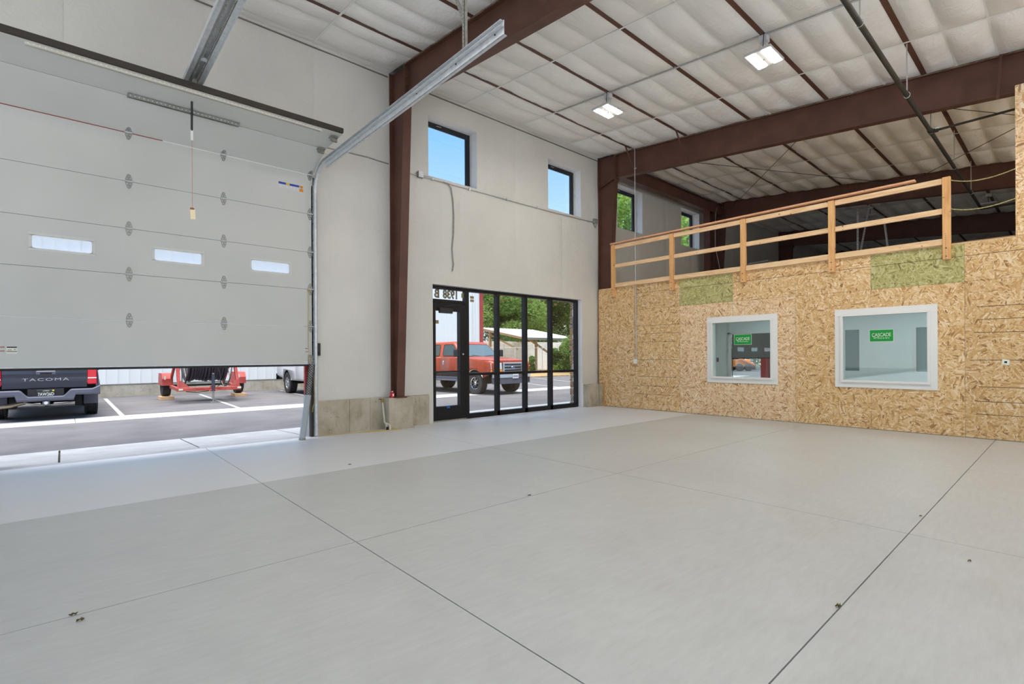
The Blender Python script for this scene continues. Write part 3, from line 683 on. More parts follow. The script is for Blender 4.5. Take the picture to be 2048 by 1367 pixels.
def sticker(y, z, w, h, label):
    s = thing('window_sticker', label, 'sticker', (XW + 0.016, y, z), 'green window stickers')
    BX(XW + 0.0175, XW + 0.0195, y - w/2 - 0.006, y + w/2 + 0.006, z - h/2 - 0.006, z + h/2 + 0.006).build('border', M['stickerwhite'], s)
    BX(XW + 0.016, XW + 0.0174, y - w/2, y + w/2, z - h/2, z + h/2).build('sheet', M['green'], s)
    rot = (PI/2, 0, -PI/2)
    text('CASCADE', 'lettering', M['stickerwhite'], s, (XW + 0.0155, y, z + 0.012), rot, 0.085, 0.0004, 0.0, 0.80 * w / 0.345, 'CENTER', 0.92)
    text('WINDOWS', 'lettering', M['stickerwhite'], s, (XW + 0.0155, y, z - 0.045), rot, 0.030, 0.0004, 0.0006, 1.0, 'CENTER', 1.75)
    b = MB(); b.tube([(XW + 0.0155, y + 0.13, z - 0.01), (XW + 0.0155, y + 0.11, z - 0.024), (XW + 0.0155, y + 0.07, z - 0.03), (XW + 0.0155, y + 0.03, z - 0.024)], 0.0025, 5); b.build('flourish', M['stickerwhite'], s)
sticker(4.626, 1.633, 0.345, 0.205, 'green sticker on the smaller office window, the one nearer the storefront')
sticker(2.245, 1.632, 0.335, 0.20, 'green sticker on the larger office window, the one nearer the wall edge')

# switch box, small tags
sb = thing('switch_box', 'small grey switch box at the foot of the tall conduit', 'switch box', (XW, 7.23, 1.17))
BX(XW - 0.05, XW, 7.185, 7.275, 1.11, 1.225).build('body', M['whitebox'], sb, bevel=0.005)
BX(XW - 0.056, XW - 0.05, 7.19, 7.27, 1.115, 1.22).build('cover_plate', M['white'], sb); BX(XW - 0.064, XW - 0.056, 7.222, 7.238, 1.15, 1.185).build('toggle', M['white'], sb)
tg = thing('paper_tag', 'little white square tag beside the right hand printed lines', 'tag', (XW, 0.72, 1.18))
b = MB(); b.add([(XW - 0.004, 0.67, 1.135), (XW - 0.004, 0.75, 1.15), (XW - 0.004, 0.74, 1.225), (XW - 0.004, 0.66, 1.21), (XW - 0.0025, 0.67, 1.135), (XW - 0.0025, 0.75, 1.15), (XW - 0.0025, 0.74, 1.225), (XW - 0.0025, 0.66, 1.21)], [(0,1,2,3),(7,6,5,4),(0,4,5,1),(1,5,6,2),(2,6,7,3),(3,7,4,0)]); b.build('sheet', M['stickerwhite'], tg)
BX(XW - 0.006, XW - 0.004, 0.69, 0.72, 1.165, 1.195).build('print_patch', M['plastic'], tg)
tg = thing('round_tag', 'tiny white oval tag to the right of the switch box', 'tag', (XW, 6.80, 1.18))
b = MB(); b.lathe((XW - 0.006, 6.80, 1.178), 'x', [(0.0, 0.0), (0.033, 0.0), (0.033, 0.004), (0.0, 0.004)], 16); b.build('disc', M['stickerwhite'], tg); BX(XW - 0.008, XW - 0.006, 6.793, 6.807, 1.165, 1.19).build('print_patch', M['plastic'], tg)

# tall conduit on the wall
cn = thing('conduit', 'thin vertical conduit from the ceiling beam down to the switch box', 'conduit', (10.52, 7.21, 1.22))
pts = [(10.50, 7.42, 6.435)] + [(10.52, 7.30 - 0.09 * math.sin(a), 6.34 + 0.09 * math.cos(a)) for a in (0.1, 0.5, 0.9, 1.3, 1.57)] + [(10.52, 7.21, 4.5), (10.525, 7.21, 3.1), (10.535, 7.21, 1.22)]
MB().tube(pts, 0.0105, 8).build('tube', M['conduit'], cn, smooth=60)
b = MB()
for z in (2.75, 1.9, 5.9): b.box(XW - 0.004 - (0.02 if z > 3 else 0.0), XW - 0.0005 - (0.02 if z > 3 else 0.0), 7.18, 7.24, z, z + 0.025)
b.build('strap', M['galv'], cn)

# guard rail of the loft
gr = thing('guard_rail', 'raw wooden guard rail with five posts along the loft edge', 'railing', (10.5, 4.6, 3.05))
for yy in (7.872, 6.212, 4.576, 2.972, 1.366):
    zt = 4.142 if yy > 7 else (4.115 if yy > 1.5 else 4.12)
    p = BX(10.478, 10.556, yy - 0.05, yy + 0.05, 2.81, zt).build('post', M['fir_z'], gr, bevel=0.004)
    b = MB()
    for z in (2.86, 2.99): b.tube([(10.470, yy + 0.004, z), (10.4785, yy + 0.004, z)], 0.009, 6)
    b.build('lag_bolt', M['plastic'], p)
for (z0, z1) in ((4.02, 4.112), (3.543, 3.632), (3.048, 3.148)):
    for a, c in ((7.82, 6.264), (6.16, 4.628), (4.524, 3.024), (2.92, 1.418)):
        BX(10.50, 10.54, c + 0.001, a - 0.001, z0, z1).build('rail', M['fir_y'], gr, bevel=0.003)
BX(10.455, 10.56, 1.755, 7.93, 4.144, 4.178).build('cap_rail', M['fir_p'], gr, bevel=0.004)
b = MB()
for k in range(14): b.box(10.4765, 10.478, 1.37, 1.38, 2.82 + 0.03 * k, 2.832 + 0.03 * k)
b.build('pencil_mark', M['seam'], gr)
def rope(z0, zm, z1, label):
    t_ = thing('rope', label, 'rope', (10.52, 1.31, z0), 'ropes across the loft opening')
    pts = []
    for k in range(25):
        u = k / 24; y = 1.315 - u * 0.735; z = z0 * (1 - u) + z1 * u - 4 * (z0 - zm) * u * (1 - u) * (1 - 0.3 * (u - 0.5)); pts.append((10.515 + 0.03 * u, y, z))
    b = MB(); 
    for ph in (0, PI): b.tube([(p[0] + 0.0045 * math.cos(k * 1.9 + ph), p[1], p[2] + 0.0045 * math.sin(k * 1.9 + ph)) for k, p in enumerate([Vector(pts[i]).lerp(Vector(pts[i+1]), f) for i in range(24) for f in (0, .33, .66)])], 0.0055, 5)
    b.build('strand', M['ropey'], t_, smooth=60)
    b = MB(); b.tube([(10.50, 1.322, z0), (10.515, 1.312, z0)], 0.012, 8); b.build('knot', M['ropey'], t_)
rope(4.06, 3.985, 4.05, 'upper yellow rope strung from the last guard post to the board pillar')
rope(3.605, 3.54, 3.61, 'lower yellow rope strung from the last guard post to the board pillar')
lb = thing('lumber_stack', 'reddish lumber lying on the loft deck behind the ropes', 'lumber', (11.6, 0.8, 3.02))
for k in range(4): BX(10.75 + 0.16 * k, 10.88 + 0.16 * k, -1.0, 1.9 - 0.3 * k, 3.02, 3.10 + 0.02 * k).build('plank', M['oxide_dust'] if k % 2 else M['oldwood'], lb)

# =================================================================== GARAGE DOORS
def garage_door(n, x0, x1, full=True, row=2, wz=(2.655, 2.818)):
    d = struct(bpy.data.objects.new('door_%d' % n, None)); C.objects.link(d); d.location = (x0, 8.42, 1.2)
    zz = [1.197, 1.819, 2.433, 3.043, 3.672, 4.318]; th = 0.045
    for k in range(5):
        z0, z1 = zz[k] + (0.0025 if k else 0), zz[k + 1] - 0.0025
        wins = []
        if k == row: wins = [(x0 + 0.572 + 1.22 * q - 0.283, x0 + 0.572 + 1.22 * q + 0.283, *wz) for q in range(3)]
        b = MB()
        for (a, c, e, f) in cut_rects(x0, x1, z0, z1, wins): b.box(a, c, 8.42, 8.42 + th, e, f)
        s = b.build('door_section', M['door'], d)
        for (a, c, e, f) in wins:
            b = MB(); o_ = 0.028; pts_o = [(a - o_, e - o_), (c + o_, e - o_), (c + o_, f + o_), (a - o_, f + o_)]
            for (p, q, r, t_) in ((a - o_, c + o_, f - 0.004, f + o_), (a - o_, c + o_, e - o_, e + 0.004), (a - o_, a + 0.004, e, f), (c - 0.004, c + o_, e, f)): b.box(p, q, 8.416, 8.421, r, t_)
            for (cx, cz, sx_, sz_) in ((a, e, 1, 1), (c, e, -1, 1), (a, f, 1, -1), (c, f, -1, -1)):
                pts = [(cx, cz)] + [(cx + sx_ * (0.035 - 0.035 * math.sin(t_)), cz + sz_ * (0.035 - 0.035 * math.cos(t_))) for t_ in (0, .4, .8, 1.2, 1.57)]
                b.prism(pts, 'y', 8.416, 8.421)
            b.build('lite_frame', M['doorframe'], s)
            BX(a, c, 8.43, 8.434, e, f).build('pane', M['frost'], s)
    # the two top sections, already round the bend
    P5, P6, P7 = (8.42, 4.322), (7.845, 4.577), (7.19, 4.602)
    for (p, q) in ((P5, P6), (P6, P7)):
        dy, dz = q[0] - p[0], q[1] - p[1]; L = math.hypot(dy, dz); nx_, nz_ = -dz / L * -1, dy / L * -1
        e_ = 0.005
        a = (p[0] + dy / L * e_, p[1] + dz / L * e_); c = (q[0] - dy / L * e_, q[1] - dz / L * e_)
        b = MB(); b.prism([a, c, (c[0] + nx_ * th, c[1] + nz_ * th), (a[0] + nx_ * th, a[1] + nz_ * th)], 'x', x0, x1); b.build('door_section', M['door'], d)
    if not full:
        BX(x0, x1, 8.415, 8.47, 1.17, 1.197).build('bottom_seal', M['rubber'], d); return d
    # seam 5: red gasket on the left, white strip painted for daylight on the right
    b = MB(); b.box(x0, 1.05, 8.415, 8.428, 4.316, 4.330); b.build('red_gasket', mat('red_gasket', lin(140, 40, 30), 0.6), d)
    b = MB(); b.box(1.05, x1 - 0.06, 8.4165, 8.428, 4.314, 4.336); b.build('painted_gap_light', M['white'], d)
    BX(x0, x1, 8.412, 8.472, 1.168, 1.197).build('bottom_seal', M['rubber'], d)
    BX(x0, x1, 8.414, 8.42, 1.197, 1.212).build('bottom_channel', M['galv'], d)
    BX(x0 + 0.02, x1 - 0.02, 7.120, 7.165, 4.585, 4.655).build('top_seal', M['rubberbrown'], d, bevel=0.006)
    BX(x0 + 0.02, x1 - 0.02, 7.165, 7.200, 4.580, 4.592).build('seal_retainer', M['almond'], d)
    # hinges
    def hinge(x, y, z, ang=0.0, half=False):
        h = bpy.data.objects.new('hinge', None); C.objects.link(h); h.parent = d; h.location = Vector((x, y, z)) - d.location; h['_local'] = 1
        wd, ht = 0.038, 0.098
        def plate(sg, tilt):
            pts = [(-wd, 0.006 * sg), (wd, 0.006 * sg), (wd * 0.92, 0.035 * sg), (wd * 0.42, ht * 0.93 * sg), (0.0, ht * sg), (-wd * 0.42, ht * 0.93 * sg), (-wd * 0.92, 0.035 * sg)]
            b = MB(); ct, st_ = math.cos(tilt), math.sin(tilt); n_ = len(pts)
            v0 = [(p[0], -0.001 - p[1] * st_ * 1, p[1] * ct) for p in pts]; v1 = [(a, bb - 0.004, c) for a, bb, c in v0]
            b.add(v0 + v1, [tuple(range(n_)), tuple(range(n_, 2 * n_))[::-1]] + [(i, (i+1) % n_, (i+1) % n_ + n_, i + n_) for i in range(n_)])
            q = b.build('leaf', M['galvdull'], h)
            b = MB()
            for (px, pz) in ((-0.018, 0.035 * sg), (0.018, 0.035 * sg), (0, 0.07 * sg)): b.tube([(px, -0.004 - pz * st_, pz * ct), (px, -0.010 - pz * st_, pz * ct)], 0.006, 6)
            b.build('screw', M['galv'], q)
        plate(-1, 0); plate(1, ang)
        b = MB(); b.tube([(-wd - 0.004, -0.012, 0), (wd + 0.004, -0.012, 0)], 0.009, 8); b.build('knuckle', M['galv'], h)
        return h
    tl = math.atan2(0.575, 0.255)
    for z in zz[1:5]:
        for x in (0.672, 1.796, x1 - 0.045): hinge(x, 8.42, z)
    for x in (0.672, 1.796, x1 - 0.045): hinge(x, 8.42, 4.324, tl)
    # roller brackets on the bent part and at the seams
    for (y, z) in ((7.86, 4.566), (7.36, 4.585)):
        b = MB(); b.box(x1 - 0.13, x1 - 0.02, y - 0.05, y + 0.05, z - 0.012, z); b.box(x1 - 0.10, x1 - 0.02, y - 0.012, y + 0.03, z - 0.06, z); b.box(x1 - 0.115, x1 - 0.105, y - 0.04, y + 0.04, z - 0.055, z)
        b.build('roller_bracket', M['galvdull'], d, bevel=0.002)
    b = MB()
    for z in zz[1:5] + [4.31]: b.tube([(x1 - 0.09, 8.395, z), (x1 + 0.035, 8.375, z)], 0.007, 6)
    for (y, z) in ((7.86, 4.53), (7.36, 4.54)): b.tube([(x1 - 0.06, y, z), (x1 + 0.035, y, z - 0.02)], 0.007, 6)
    b.build('roller', M['galv'], d)
    # perforated stiffening struts
    def strut(xa, xb, y, z, mt, name):
        b = MB(); b.box(xa, xb, y - 0.035, y + 0.035, z - 0.004, z); b.box(xa, xb, y - 0.039, y - 0.035, z - 0.045, z); b.box(xa, xb, y + 0.035, y + 0.039, z - 0.03, z); o_ = b.build(name, M[mt], d)
        b = MB(); x = xa + 0.02
        while x < xb - 0.02: b.box(x, x + 0.012, y - 0.0396, y - 0.039, z - 0.028, z - 0.018); b.box(x, x + 0.012, y - 0.006, y + 0.006, z - 0.0046, z - 0.004); x += 0.045
        b.build('slot', M['strap'], o_)
    strut(0.615, 1.860, 7.79, 4.575, 'galvdull', 'perforated_strut'); strut(-0.275, 2.80, 7.235, 4.598, 'almond', 'perforated_angle')
    BX(x1 - 0.085, x1 - 0.005, 8.405, 8.42, 1.205, 1.352).build('bottom_bracket', M['galvdull'], d, bevel=0.002)
    b = MB()
    for (px, pz) in ((-0.065, 1.24), (-0.025, 1.235), (-0.05, 1.275), (-0.03, 1.31), (-0.068, 1.325), (-0.02, 1.335)): b.tube([(x1 + px, 8.399, pz), (x1 + px, 8.406, pz)], 0.006, 6)
    b.build('bracket_bolt', M['plastic'], d)
    # labels stuck on the sections
    b = BX(2.574, 2.89, 8.4185, 8.4205, 4.075, 4.108); b.build('warning_label', mat('label_blue', lin(42, 66, 170), 0.5), d)
    BX(2.685, 2.742, 8.4175, 8.4187, 4.076, 4.107).build('label_yellow', mat('label_yellow', lin(222, 186, 60), 0.5), d)
    BX(2.895, 2.955, 8.4182, 8.4205, 4.080, 4.109).build('label_orange', mat('label_orange', lin(226, 140, 40), 0.5), d); BX(2.895, 2.955, 8.4182, 8.4205, 4.012, 4.058).build('label_orange', bpy.data.materials['label_orange'], d)
    b = MB(); b.tube([(2.915, 8.4175, 4.085), (2.93, 8.4175, 4.072), (2.935, 8.4175, 4.062)], 0.004, 5); b.build('label_pictogram', M['plastic'], d)
    for k in range(6): 
        BX(2.58 + 0.053 * k, 2.622 + 0.053 * k, 8.4187, 8.4205, 4.012, 4.066).build('label_text_panel', M['whitebox'], d)
    lr = mat('label_rust', lin(150, 74, 48), 0.6)
    BX(-0.56, -0.505, 8.4180, 8.4205, 1.448, 1.458).build('label_stripe', lr, d); BX(-0.56, -0.505, 8.418, 8.4205, 1.402, 1.411).build('label_stripe', lr, d)
    BX(-0.49, -0.40, 8.4185, 8.4205, 1.375, 1.46).build('label_sheet', M['stickerwhite'], d); BX(-0.488, -0.402, 8.4175, 8.4187, 1.443, 1.458).build('label_stripe', M['plastic'], d)
    BX(-0.488, -0.402, 8.4175, 8.4187, 1.396, 1.405).build('label_stripe', lr, d); BX(-0.482, -0.445, 8.4175, 8.4187, 1.415, 1.422).build('label_text', M['seam'], d); BX(-0.428, -0.410, 8.4175, 8.4187, 1.42, 1.428).build('label_text', M['seam'], d)
    BX(2.975, 3.015, 8.4175, 8.4205, 1.452, 1.461).build('label_stripe', lr, d); BX(2.975, 3.015, 8.4175, 8.4205, 1.40, 1.408).build('label_stripe', lr, d)
    BX(2.945, 3.03, 8.4175, 8.4205, 1.222, 1.245).build('label_text_panel', M['galv'], d)
    return d
garage_door(1, -0.56, 3.105)
garage_door(5, 18.50, 22.13, False, 0, (1.445, 1.60))

# track of the big door
tk = thing('door_track', 'galvanized track beside the garage door, bending up under the ceiling toward the camera', 'door track', (3.13, 8.36, 0))
prof = [(8.385, 0.02), (8.385, 4.02)] + [(8.385 - 0.42 * (1 - math.cos(a)), 4.02 + 0.42 * math.sin(a)) for a in [k * PI / 2 * 0.985 / 10 for k in range(1, 11)]]
prof += [(3.62, 4.475)]
def sweep(b, prof, x0, x1, off0, off1):
    n = len(prof); L = []
    for i, p in enumerate(prof):
        q0 = prof[max(0, i - 1)]; q1 = prof[min(n - 1, i + 1)]; dy, dz = q1[0] - q0[0], q1[1] - q0[1]; l = math.hypot(dy, dz); ny, nz = dz / l, -dy / l
        L.append(((p[0] + ny * off0, p[1] + nz * off0), (p[0] + ny * off1, p[1] + nz * off1)))
    vs = []; fs = []
    for (a, c) in L: vs += [(x0, *a), (x1, *a), (x1, *c), (x0, *c)]
    for i in range(n - 1):
        o_ = 4 * i
        for k in range(4): fs.append((o_ + k, o_ + (k + 1) % 4, o_ + 4 + (k + 1) % 4, o_ + 4 + k))
    fs += [(0, 1, 2, 3), (4*n-4, 4*n-3, 4*n-2, 4*n-1)]; b.add(vs, fs)
b = MB(); sweep(b, prof, 3.148, 3.152, -0.028, 0.028); sweep(b, prof, 3.108, 3.152, -0.028, -0.024); sweep(b, prof, 3.108, 3.152, 0.024, 0.028); b.build('channel', M['galv'], tk, smooth=40)
b = MB(); hp = [p for p in prof if p[1] > 4.40]
sweep(b, hp[-2:], 3.152, 3.156, -0.10, 0.04); sweep(b, hp[-2:], 3.152, 3.19, -0.10, -0.096); b.build('reinforcing_angle', M['galv'], tk)
b = MB(); b.box(3.085, 3.150, 8.42, 8.50, 0.0, 4.15); b.build('jamb_angle', M['galv'], tk)
BX(3.147, 3.156, 8.36, 8.43, 0.0, 1.25).build('jamb_edge', M['strap'], tk)
b = MB()
for k in range(14): b.tube([(3.098, 8.40, 0.16 + 0.28 * k), (3.098, 8.42, 0.16 + 0.28 * k)], 0.008, 6)
for y in (7.3, 6.3, 5.2, 4.4, 3.75): b.tube([(3.15, y, 4.43), (3.147, y - 0.001, 4.43)], 0.01, 6)
b.build('bolt', M['plastic'], tk)
BX(3.06, 3.10, 8.40, 8.48, 0.0, 1.15).build('weather_strip', M['rubberbrown'], tk)
b = MB(); b.box(3.158, 3.162, 4.255, 4.295, 4.46, 6.10); b.box(3.158, 3.198, 4.255, 4.259, 4.46, 6.10); b.build('hanger', M['galvdull'], tk)
b = MB(); b.beam((3.175, 4.29, 4.84), (3.175, 4.86, 6.15), 0.035, 0.004, (1, 0, 0)); b.beam((3.192, 4.29, 4.84), (3.192, 4.86, 6.15), 0.004, 0.035, (1, 0, 0)); b.build('hanger_brace', M['galvdull'], tk)
b = MB()
for k in range(36): b.box(3.1560, 3.158, 4.268, 4.280, 4.50 + 0.044 * k, 4.515 + 0.044 * k)
for k in range(30): 
    u = k / 30; b.box(3.155, 3.157, 4.29 + 0.57 * u - 0.005, 4.29 + 0.57 * u + 0.005, 4.86 + 1.3 * u - 0.006, 4.86 + 1.3 * u + 0.006)
b.build('slot', M['seam'], tk)

# opener rail, arm and pull cord
ol = thing('door_opener_rail', 'silver opener rail with chain above the garage door', 'door opener', (1.27, 5.0, 4.84))
b = MB(); y0, y1 = 2.3, 8.30
for (a, c) in ((1.17, 1.222), (1.318, 1.37)): b.box(a, c, y0, y1, 4.858, 4.864)
b.box(1.165, 1.17, y0, y1, 4.84, 4.90); b.box(1.37, 1.375, y0, y1, 4.84, 4.90); b.box(1.17, 1.37, y0, y1, 4.897, 4.90); b.build('rail', M['galv'], ol)
b = MB(); n_ = 0; y = 2.4
while y < 8.2: b.box(1.236, 1.252, y, y + 0.030, 4.842, 4.856); b.box(1.290, 1.306, y + 0.018, y + 0.048, 4.842, 4.856); y += 0.036
tag(b.build('chain', M['galvdull'], ol), kind='stuff')
b = MB(); b.box(1.20, 1.34, 5.40, 5.52, 4.845, 4.862); b.box(1.22, 1.32, 5.37, 5.41, 4.835, 4.885); b.box(1.24, 1.30, 6.85, 6.90, 4.835, 4.86); b.build('splice_bracket', M['galv'], ol)
BX(1.20, 1.34, 8.28, 8.44, 4.80, 4.94).build('header_bracket', M['galvdull'], ol)
b = MB(); b.box(1.245, 1.295, 7.44, 7.60, 4.79, 4.86); b.build('trolley', M['galvdull'], ol)
b = MB(); b.beam((1.27, 7.52, 4.80), (1.27, 7.72, 4.56), 0.035, 0.005, (1, 0, 0)); b.build('door_arm', M['galvdull'], ol)
b = MB(); b.tube([(1.252, 7.52, 4.78), (1.252, 7.53, 4.50), (1.252, 7.54, 4.22)], 0.013, 8); b.build('release_lever', M['plastic'], ol)
b = MB(); b.box(1.24, 1.265, 7.53, 7.55, 4.10, 4.23); b.build('lever_end', M['strap'], ol)
pc = thing('pull_rope', 'red pull cord with a paper tag hanging in front of the garage door', 'pull cord', (1.253, 7.55, 3.1))
MB().tube([(1.253, 7.54, 4.12), (1.255, 7.548, 3.7), (1.253, 7.55, 3.24)], 0.0022, 6).build('cord', mat('cord_red', lin(200, 110, 96), 0.7), pc)
b = MB(); b.lathe((1.253, 7.55, 3.215), 'z', [(0.0, 0.02), (0.022, 0.02), (0.024, 0.0), (0.0, 0.0)], 12); b.build('cap', mat('cord_cap', lin(150, 100, 60), 0.6), pc)
b = MB(); b.beam((1.256, 7.545, 3.215), (1.262, 7.545, 3.09), 0.055, 0.004, (0.3, 1, 0)); b.build('tag', mat('tag_cream', lin(244, 226, 190), 0.6), pc)

# sensor, leaning pipe, cord at the jamb
se = thing('safety_sensor', 'slim black sensor on the wall beside the door track', 'sensor', (3.17, 8.40, 1.44)); BX(3.158, 3.215, 8.385, 8.43, 1.338, 1.545).build('body', M['plastic'], se, bevel=0.006); BX(3.17, 3.20, 8.38, 8.385, 1.36, 1.40).build('lens', M['rubber'], se)
lp = thing('leaning_pipe', 'grey plastic pipe with a mesh sleeve leaning against the door jamb', 'pipe', (2.84, 8.2, 0))
P0, P1, P2 = Vector((2.845, 8.215, 0.0)), Vector((2.955, 8.25, 0.705)), Vector((3.035, 8.29, 1.20))
MB().tube([P0, P1], 0.047, 16).build('pipe', M['pvcgrey'], lp, smooth=60)
b = MB(); MBp = [P1.lerp(P2, k / 20) for k in range(21)]; b.tube(MBp, 0.042, 12); sl = b.build('sleeve', M['galvdull'], lp, smooth=60)
b = MB(); ax = (P2 - P1).normalized(); e1 = ax.orthogonal().normalized(); e2 = ax.cross(e1)
for ph in range(6):
    for s_ in (1, -1):
        b.tube([P1.lerp(P2, k / 24) + (e1 * math.cos(s_ * k * 0.55 + ph * PI / 3) + e2 * math.sin(s_ * k * 0.55 + ph * PI / 3)) * 0.045 for k in range(25)], 0.0045, 4)
b.build('mesh_weave', M['plastic'], sl)
MB().tube([P0 + Vector((0, -0.0, -0.0)), P0 + Vector((0.006, 0.002, 0.03))], 0.051, 16).build('end_ring', M['galvdull'], lp, smooth=60)
yc = thing('yellow_string', 'thin yellow string trailing from the garage door edge', 'string', (3.06, 8.3, 0.6))
MB().tube([(3.03, 8.40, 2.42), (3.025, 8.405, 2.0), (3.02, 8.40, 1.5), (3.03, 8.385, 1.25), (3.05, 8.33, 1.10), (3.075, 8.30, 0.98), (3.07, 8.28, 0.80), (3.075, 8.27, 0.62), (3.04, 8.27, 0.50), (3.035, 8.28, 0.42)], 0.0045, 6).build('cord', M['yellow'], yc, smooth=60)
b = MB(); b.tube([(3.03 + 0.02 * math.cos(a), 8.395, 2.41 + 0.03 * math.sin(a)) for a in [k * 0.7 for k in range(10)]], 0.005, 5); b.build('knot', M['yellow'], yc)

# =================================================================== STOREFRONT (door_2 leaf and window_5 lights)
w5 = struct(bpy.data.objects.new('window_5', None)); C.objects.link(w5); w5.location = (7.7, 8.6, 0)
YF, YB = 8.565, 8.68
def bar(x0, x1, z0, z1, name='mullion', p=w5, y0=YF, y1=YB, m_='black'): return BX(x0, x1, y0, y1, z0, z1).build(name, M[m_], p, bevel=0.002)
bar(5.455, 9.94, 2.685, 2.742, 'head'); bar(6.42, 9.94, 0.0, 0.10, 'sill'); bar(5.455, 5.49, 0, 2.685, 'jamb'); bar(9.875, 9.94, 0.10, 2.685, 'jamb')
for x0, x1 in ((6.345, 6.435), (7.205, 7.285), (8.055, 8.14), (8.91, 8.995)):
    bar(x0, x1, 0.0, 2.685)
    if x0 > 6.4: bar(x0 + 0.012, x0 + 0.030, 0.10, 2.685, 'glazing_bead', y0=YF - 0.004, y1=YF + 0.002, m_='charcoal')
bar(5.49, 6.345, 2.415, 2.475, 'transom_bar')
for x0, x1 in ((6.435, 7.205), (7.285, 8.055), (8.14, 8.91), (8.995, 9.875)):
    bar(x0, x1, 0.905, 0.962, 'transom_bar')
    for z0, z1 in ((0.10, 0.905), (0.962, 2.685)): BX(x0, x1, 8.615, 8.621, z0, z1).build('pane', M['glass'], w5)
BX(5.49, 6.345, 8.615, 8.621, 2.475, 2.685).build('pane', M['glass'], w5)
text('1938', 'house_number', mat('number_edge', lin(62, 52, 26), 0.6), w5, (6.012, 8.628, 2.585), (PI/2, 0, PI), 0.235, 0.0015, 0.010, 0.86, 'CENTER', 0.95)
text('B', 'house_number', bpy.data.materials['number_edge'], w5, (5.674, 8.628, 2.585), (PI/2, 0, PI), 0.235, 0.0015, 0.010, 0.92)
text('1938', 'house_number', mat('number_core', lin(150, 132, 88), 0.6), w5, (6.012, 8.6245, 2.585), (PI/2, 0, PI), 0.232, 0.0010, -0.0035, 0.87, 'CENTER', 0.955)
text('B', 'house_number', bpy.data.materials['number_core'], w5, (5.674, 8.6245, 2.585), (PI/2, 0, PI), 0.232, 0.0010, -0.0035, 0.93)
def tape(x0, x1, z0, z1, p, m_='tapebrown', y=8.610): return BX(x0, x1, y, y + 0.002, z0, z1).build('tape', M[m_], p)
tape(6.27, 6.33, 2.545, 2.64, w5); tape(6.50, 6.60, 2.545, 2.60, w5); tape(6.50, 6.60, 2.475, 2.53, w5)
for x in (7.34, 8.25, 9.09): tape(x, x + 0.10, 2.56, 2.61, w5)
d2 = struct(bpy.data.objects.new('door_2', None)); C.objects.link(d2); d2.location = (5.9, 8.6, 0.02)
bar(5.495, 5.60, 0.025, 2.41, 'stile', d2); bar(6.20, 6.340, 0.025, 2.41, 'stile', d2); bar(5.60, 6.20, 2.245, 2.41, 'top_rail', d2); bar(5.60, 6.20, 0.025, 0.30, 'bottom_rail', d2)
BX(5.60, 6.20, 8.615, 8.621, 0.30, 2.245).build('pane', M['glass'], d2)
b = MB(); b.tube([(5.47, 8.535, 1.005), (6.27, 8.535, 1.005)], 0.014, 8); b.tube([(5.52, 8.535, 1.005), (5.52, 8.57, 1.005)], 0.012, 8); b.tube([(6.25, 8.535, 1.005), (6.25, 8.57, 1.005)], 0.012, 8); b.build('push_bar', M['black'], d2, smooth=60)
BX(5.66, 5.98, 8.50, 8.565, 2.19, 2.30).build('closer_body', M['plastic'], d2, bevel=0.01)
b = MB(); b.beam((5.75, 8.52, 2.315), (6.07, 8.55, 2.375), 0.03, 0.012); b.build('closer_arm', M['plastic'], d2)
tape(5.62, 5.70, 1.98, 2.05, d2); BX(5.855, 5.935, 8.562, 8.565, 0.255, 0.305).build('tape', M['blue'], d2)
b = MB(); b.tube([(6.275, 8.56, 1.36), (6.275, 8.566, 1.36)], 0.018, 12); b.build('lock_cylinder', M['galv'], d2)
BX(5.47, 6.345, 8.54, 8.70, 0.0, 0.022).build('threshold', M['galvdull'], d2)

# =================================================================== HIGH WINDOWS
for k, (a, c) in enumerate(WINS):
    w_ = struct(bpy.data.objects.new('window_%d' % (k + 1), None)); C.objects.link(w_); w_.location = ((a + c) / 2, 8.74, 5.46)
    z0, z1 = WZ; y0, y1 = 8.69, 8.765
    for (p, q, r, s) in ((a, c, z1 - 0.075, z1), (a, c, z0, z0 + 0.07), (a, a + 0.075, z0 + .07, z1 - .075), (c - 0.085, c, z0 + .07, z1 - .075)): BX(p, q, y0, y1, r, s).build('frame', M['charcoal'], w_, bevel=0.004)
    b = MB(); 
    for (p, q, r, s) in ((a + .075, c - .085, z1 - 0.10, z1 - .075), (a + .075, c - .085, z0 + .07, z0 + .095), (c - 0.105, c - .085, z0 + .095, z1 - .10), (a + .075, a + .1, z0 + .095, z1 - .1)): b.box(p, q, 8.698, 8.73, r, s)
    b.build('glazing_bead', M['charcoal'], w_)
    BX(a + 0.1, c - 0.105, 8.710, 8.715, z0 + 0.095, z1 - 0.10).build('pane', M['glass'], w_)
    BX(a + 0.35, a + 0.47, 8.688, 8.69, z1 - 0.045, z1 - 0.037).build('label', M['strap'], w_)
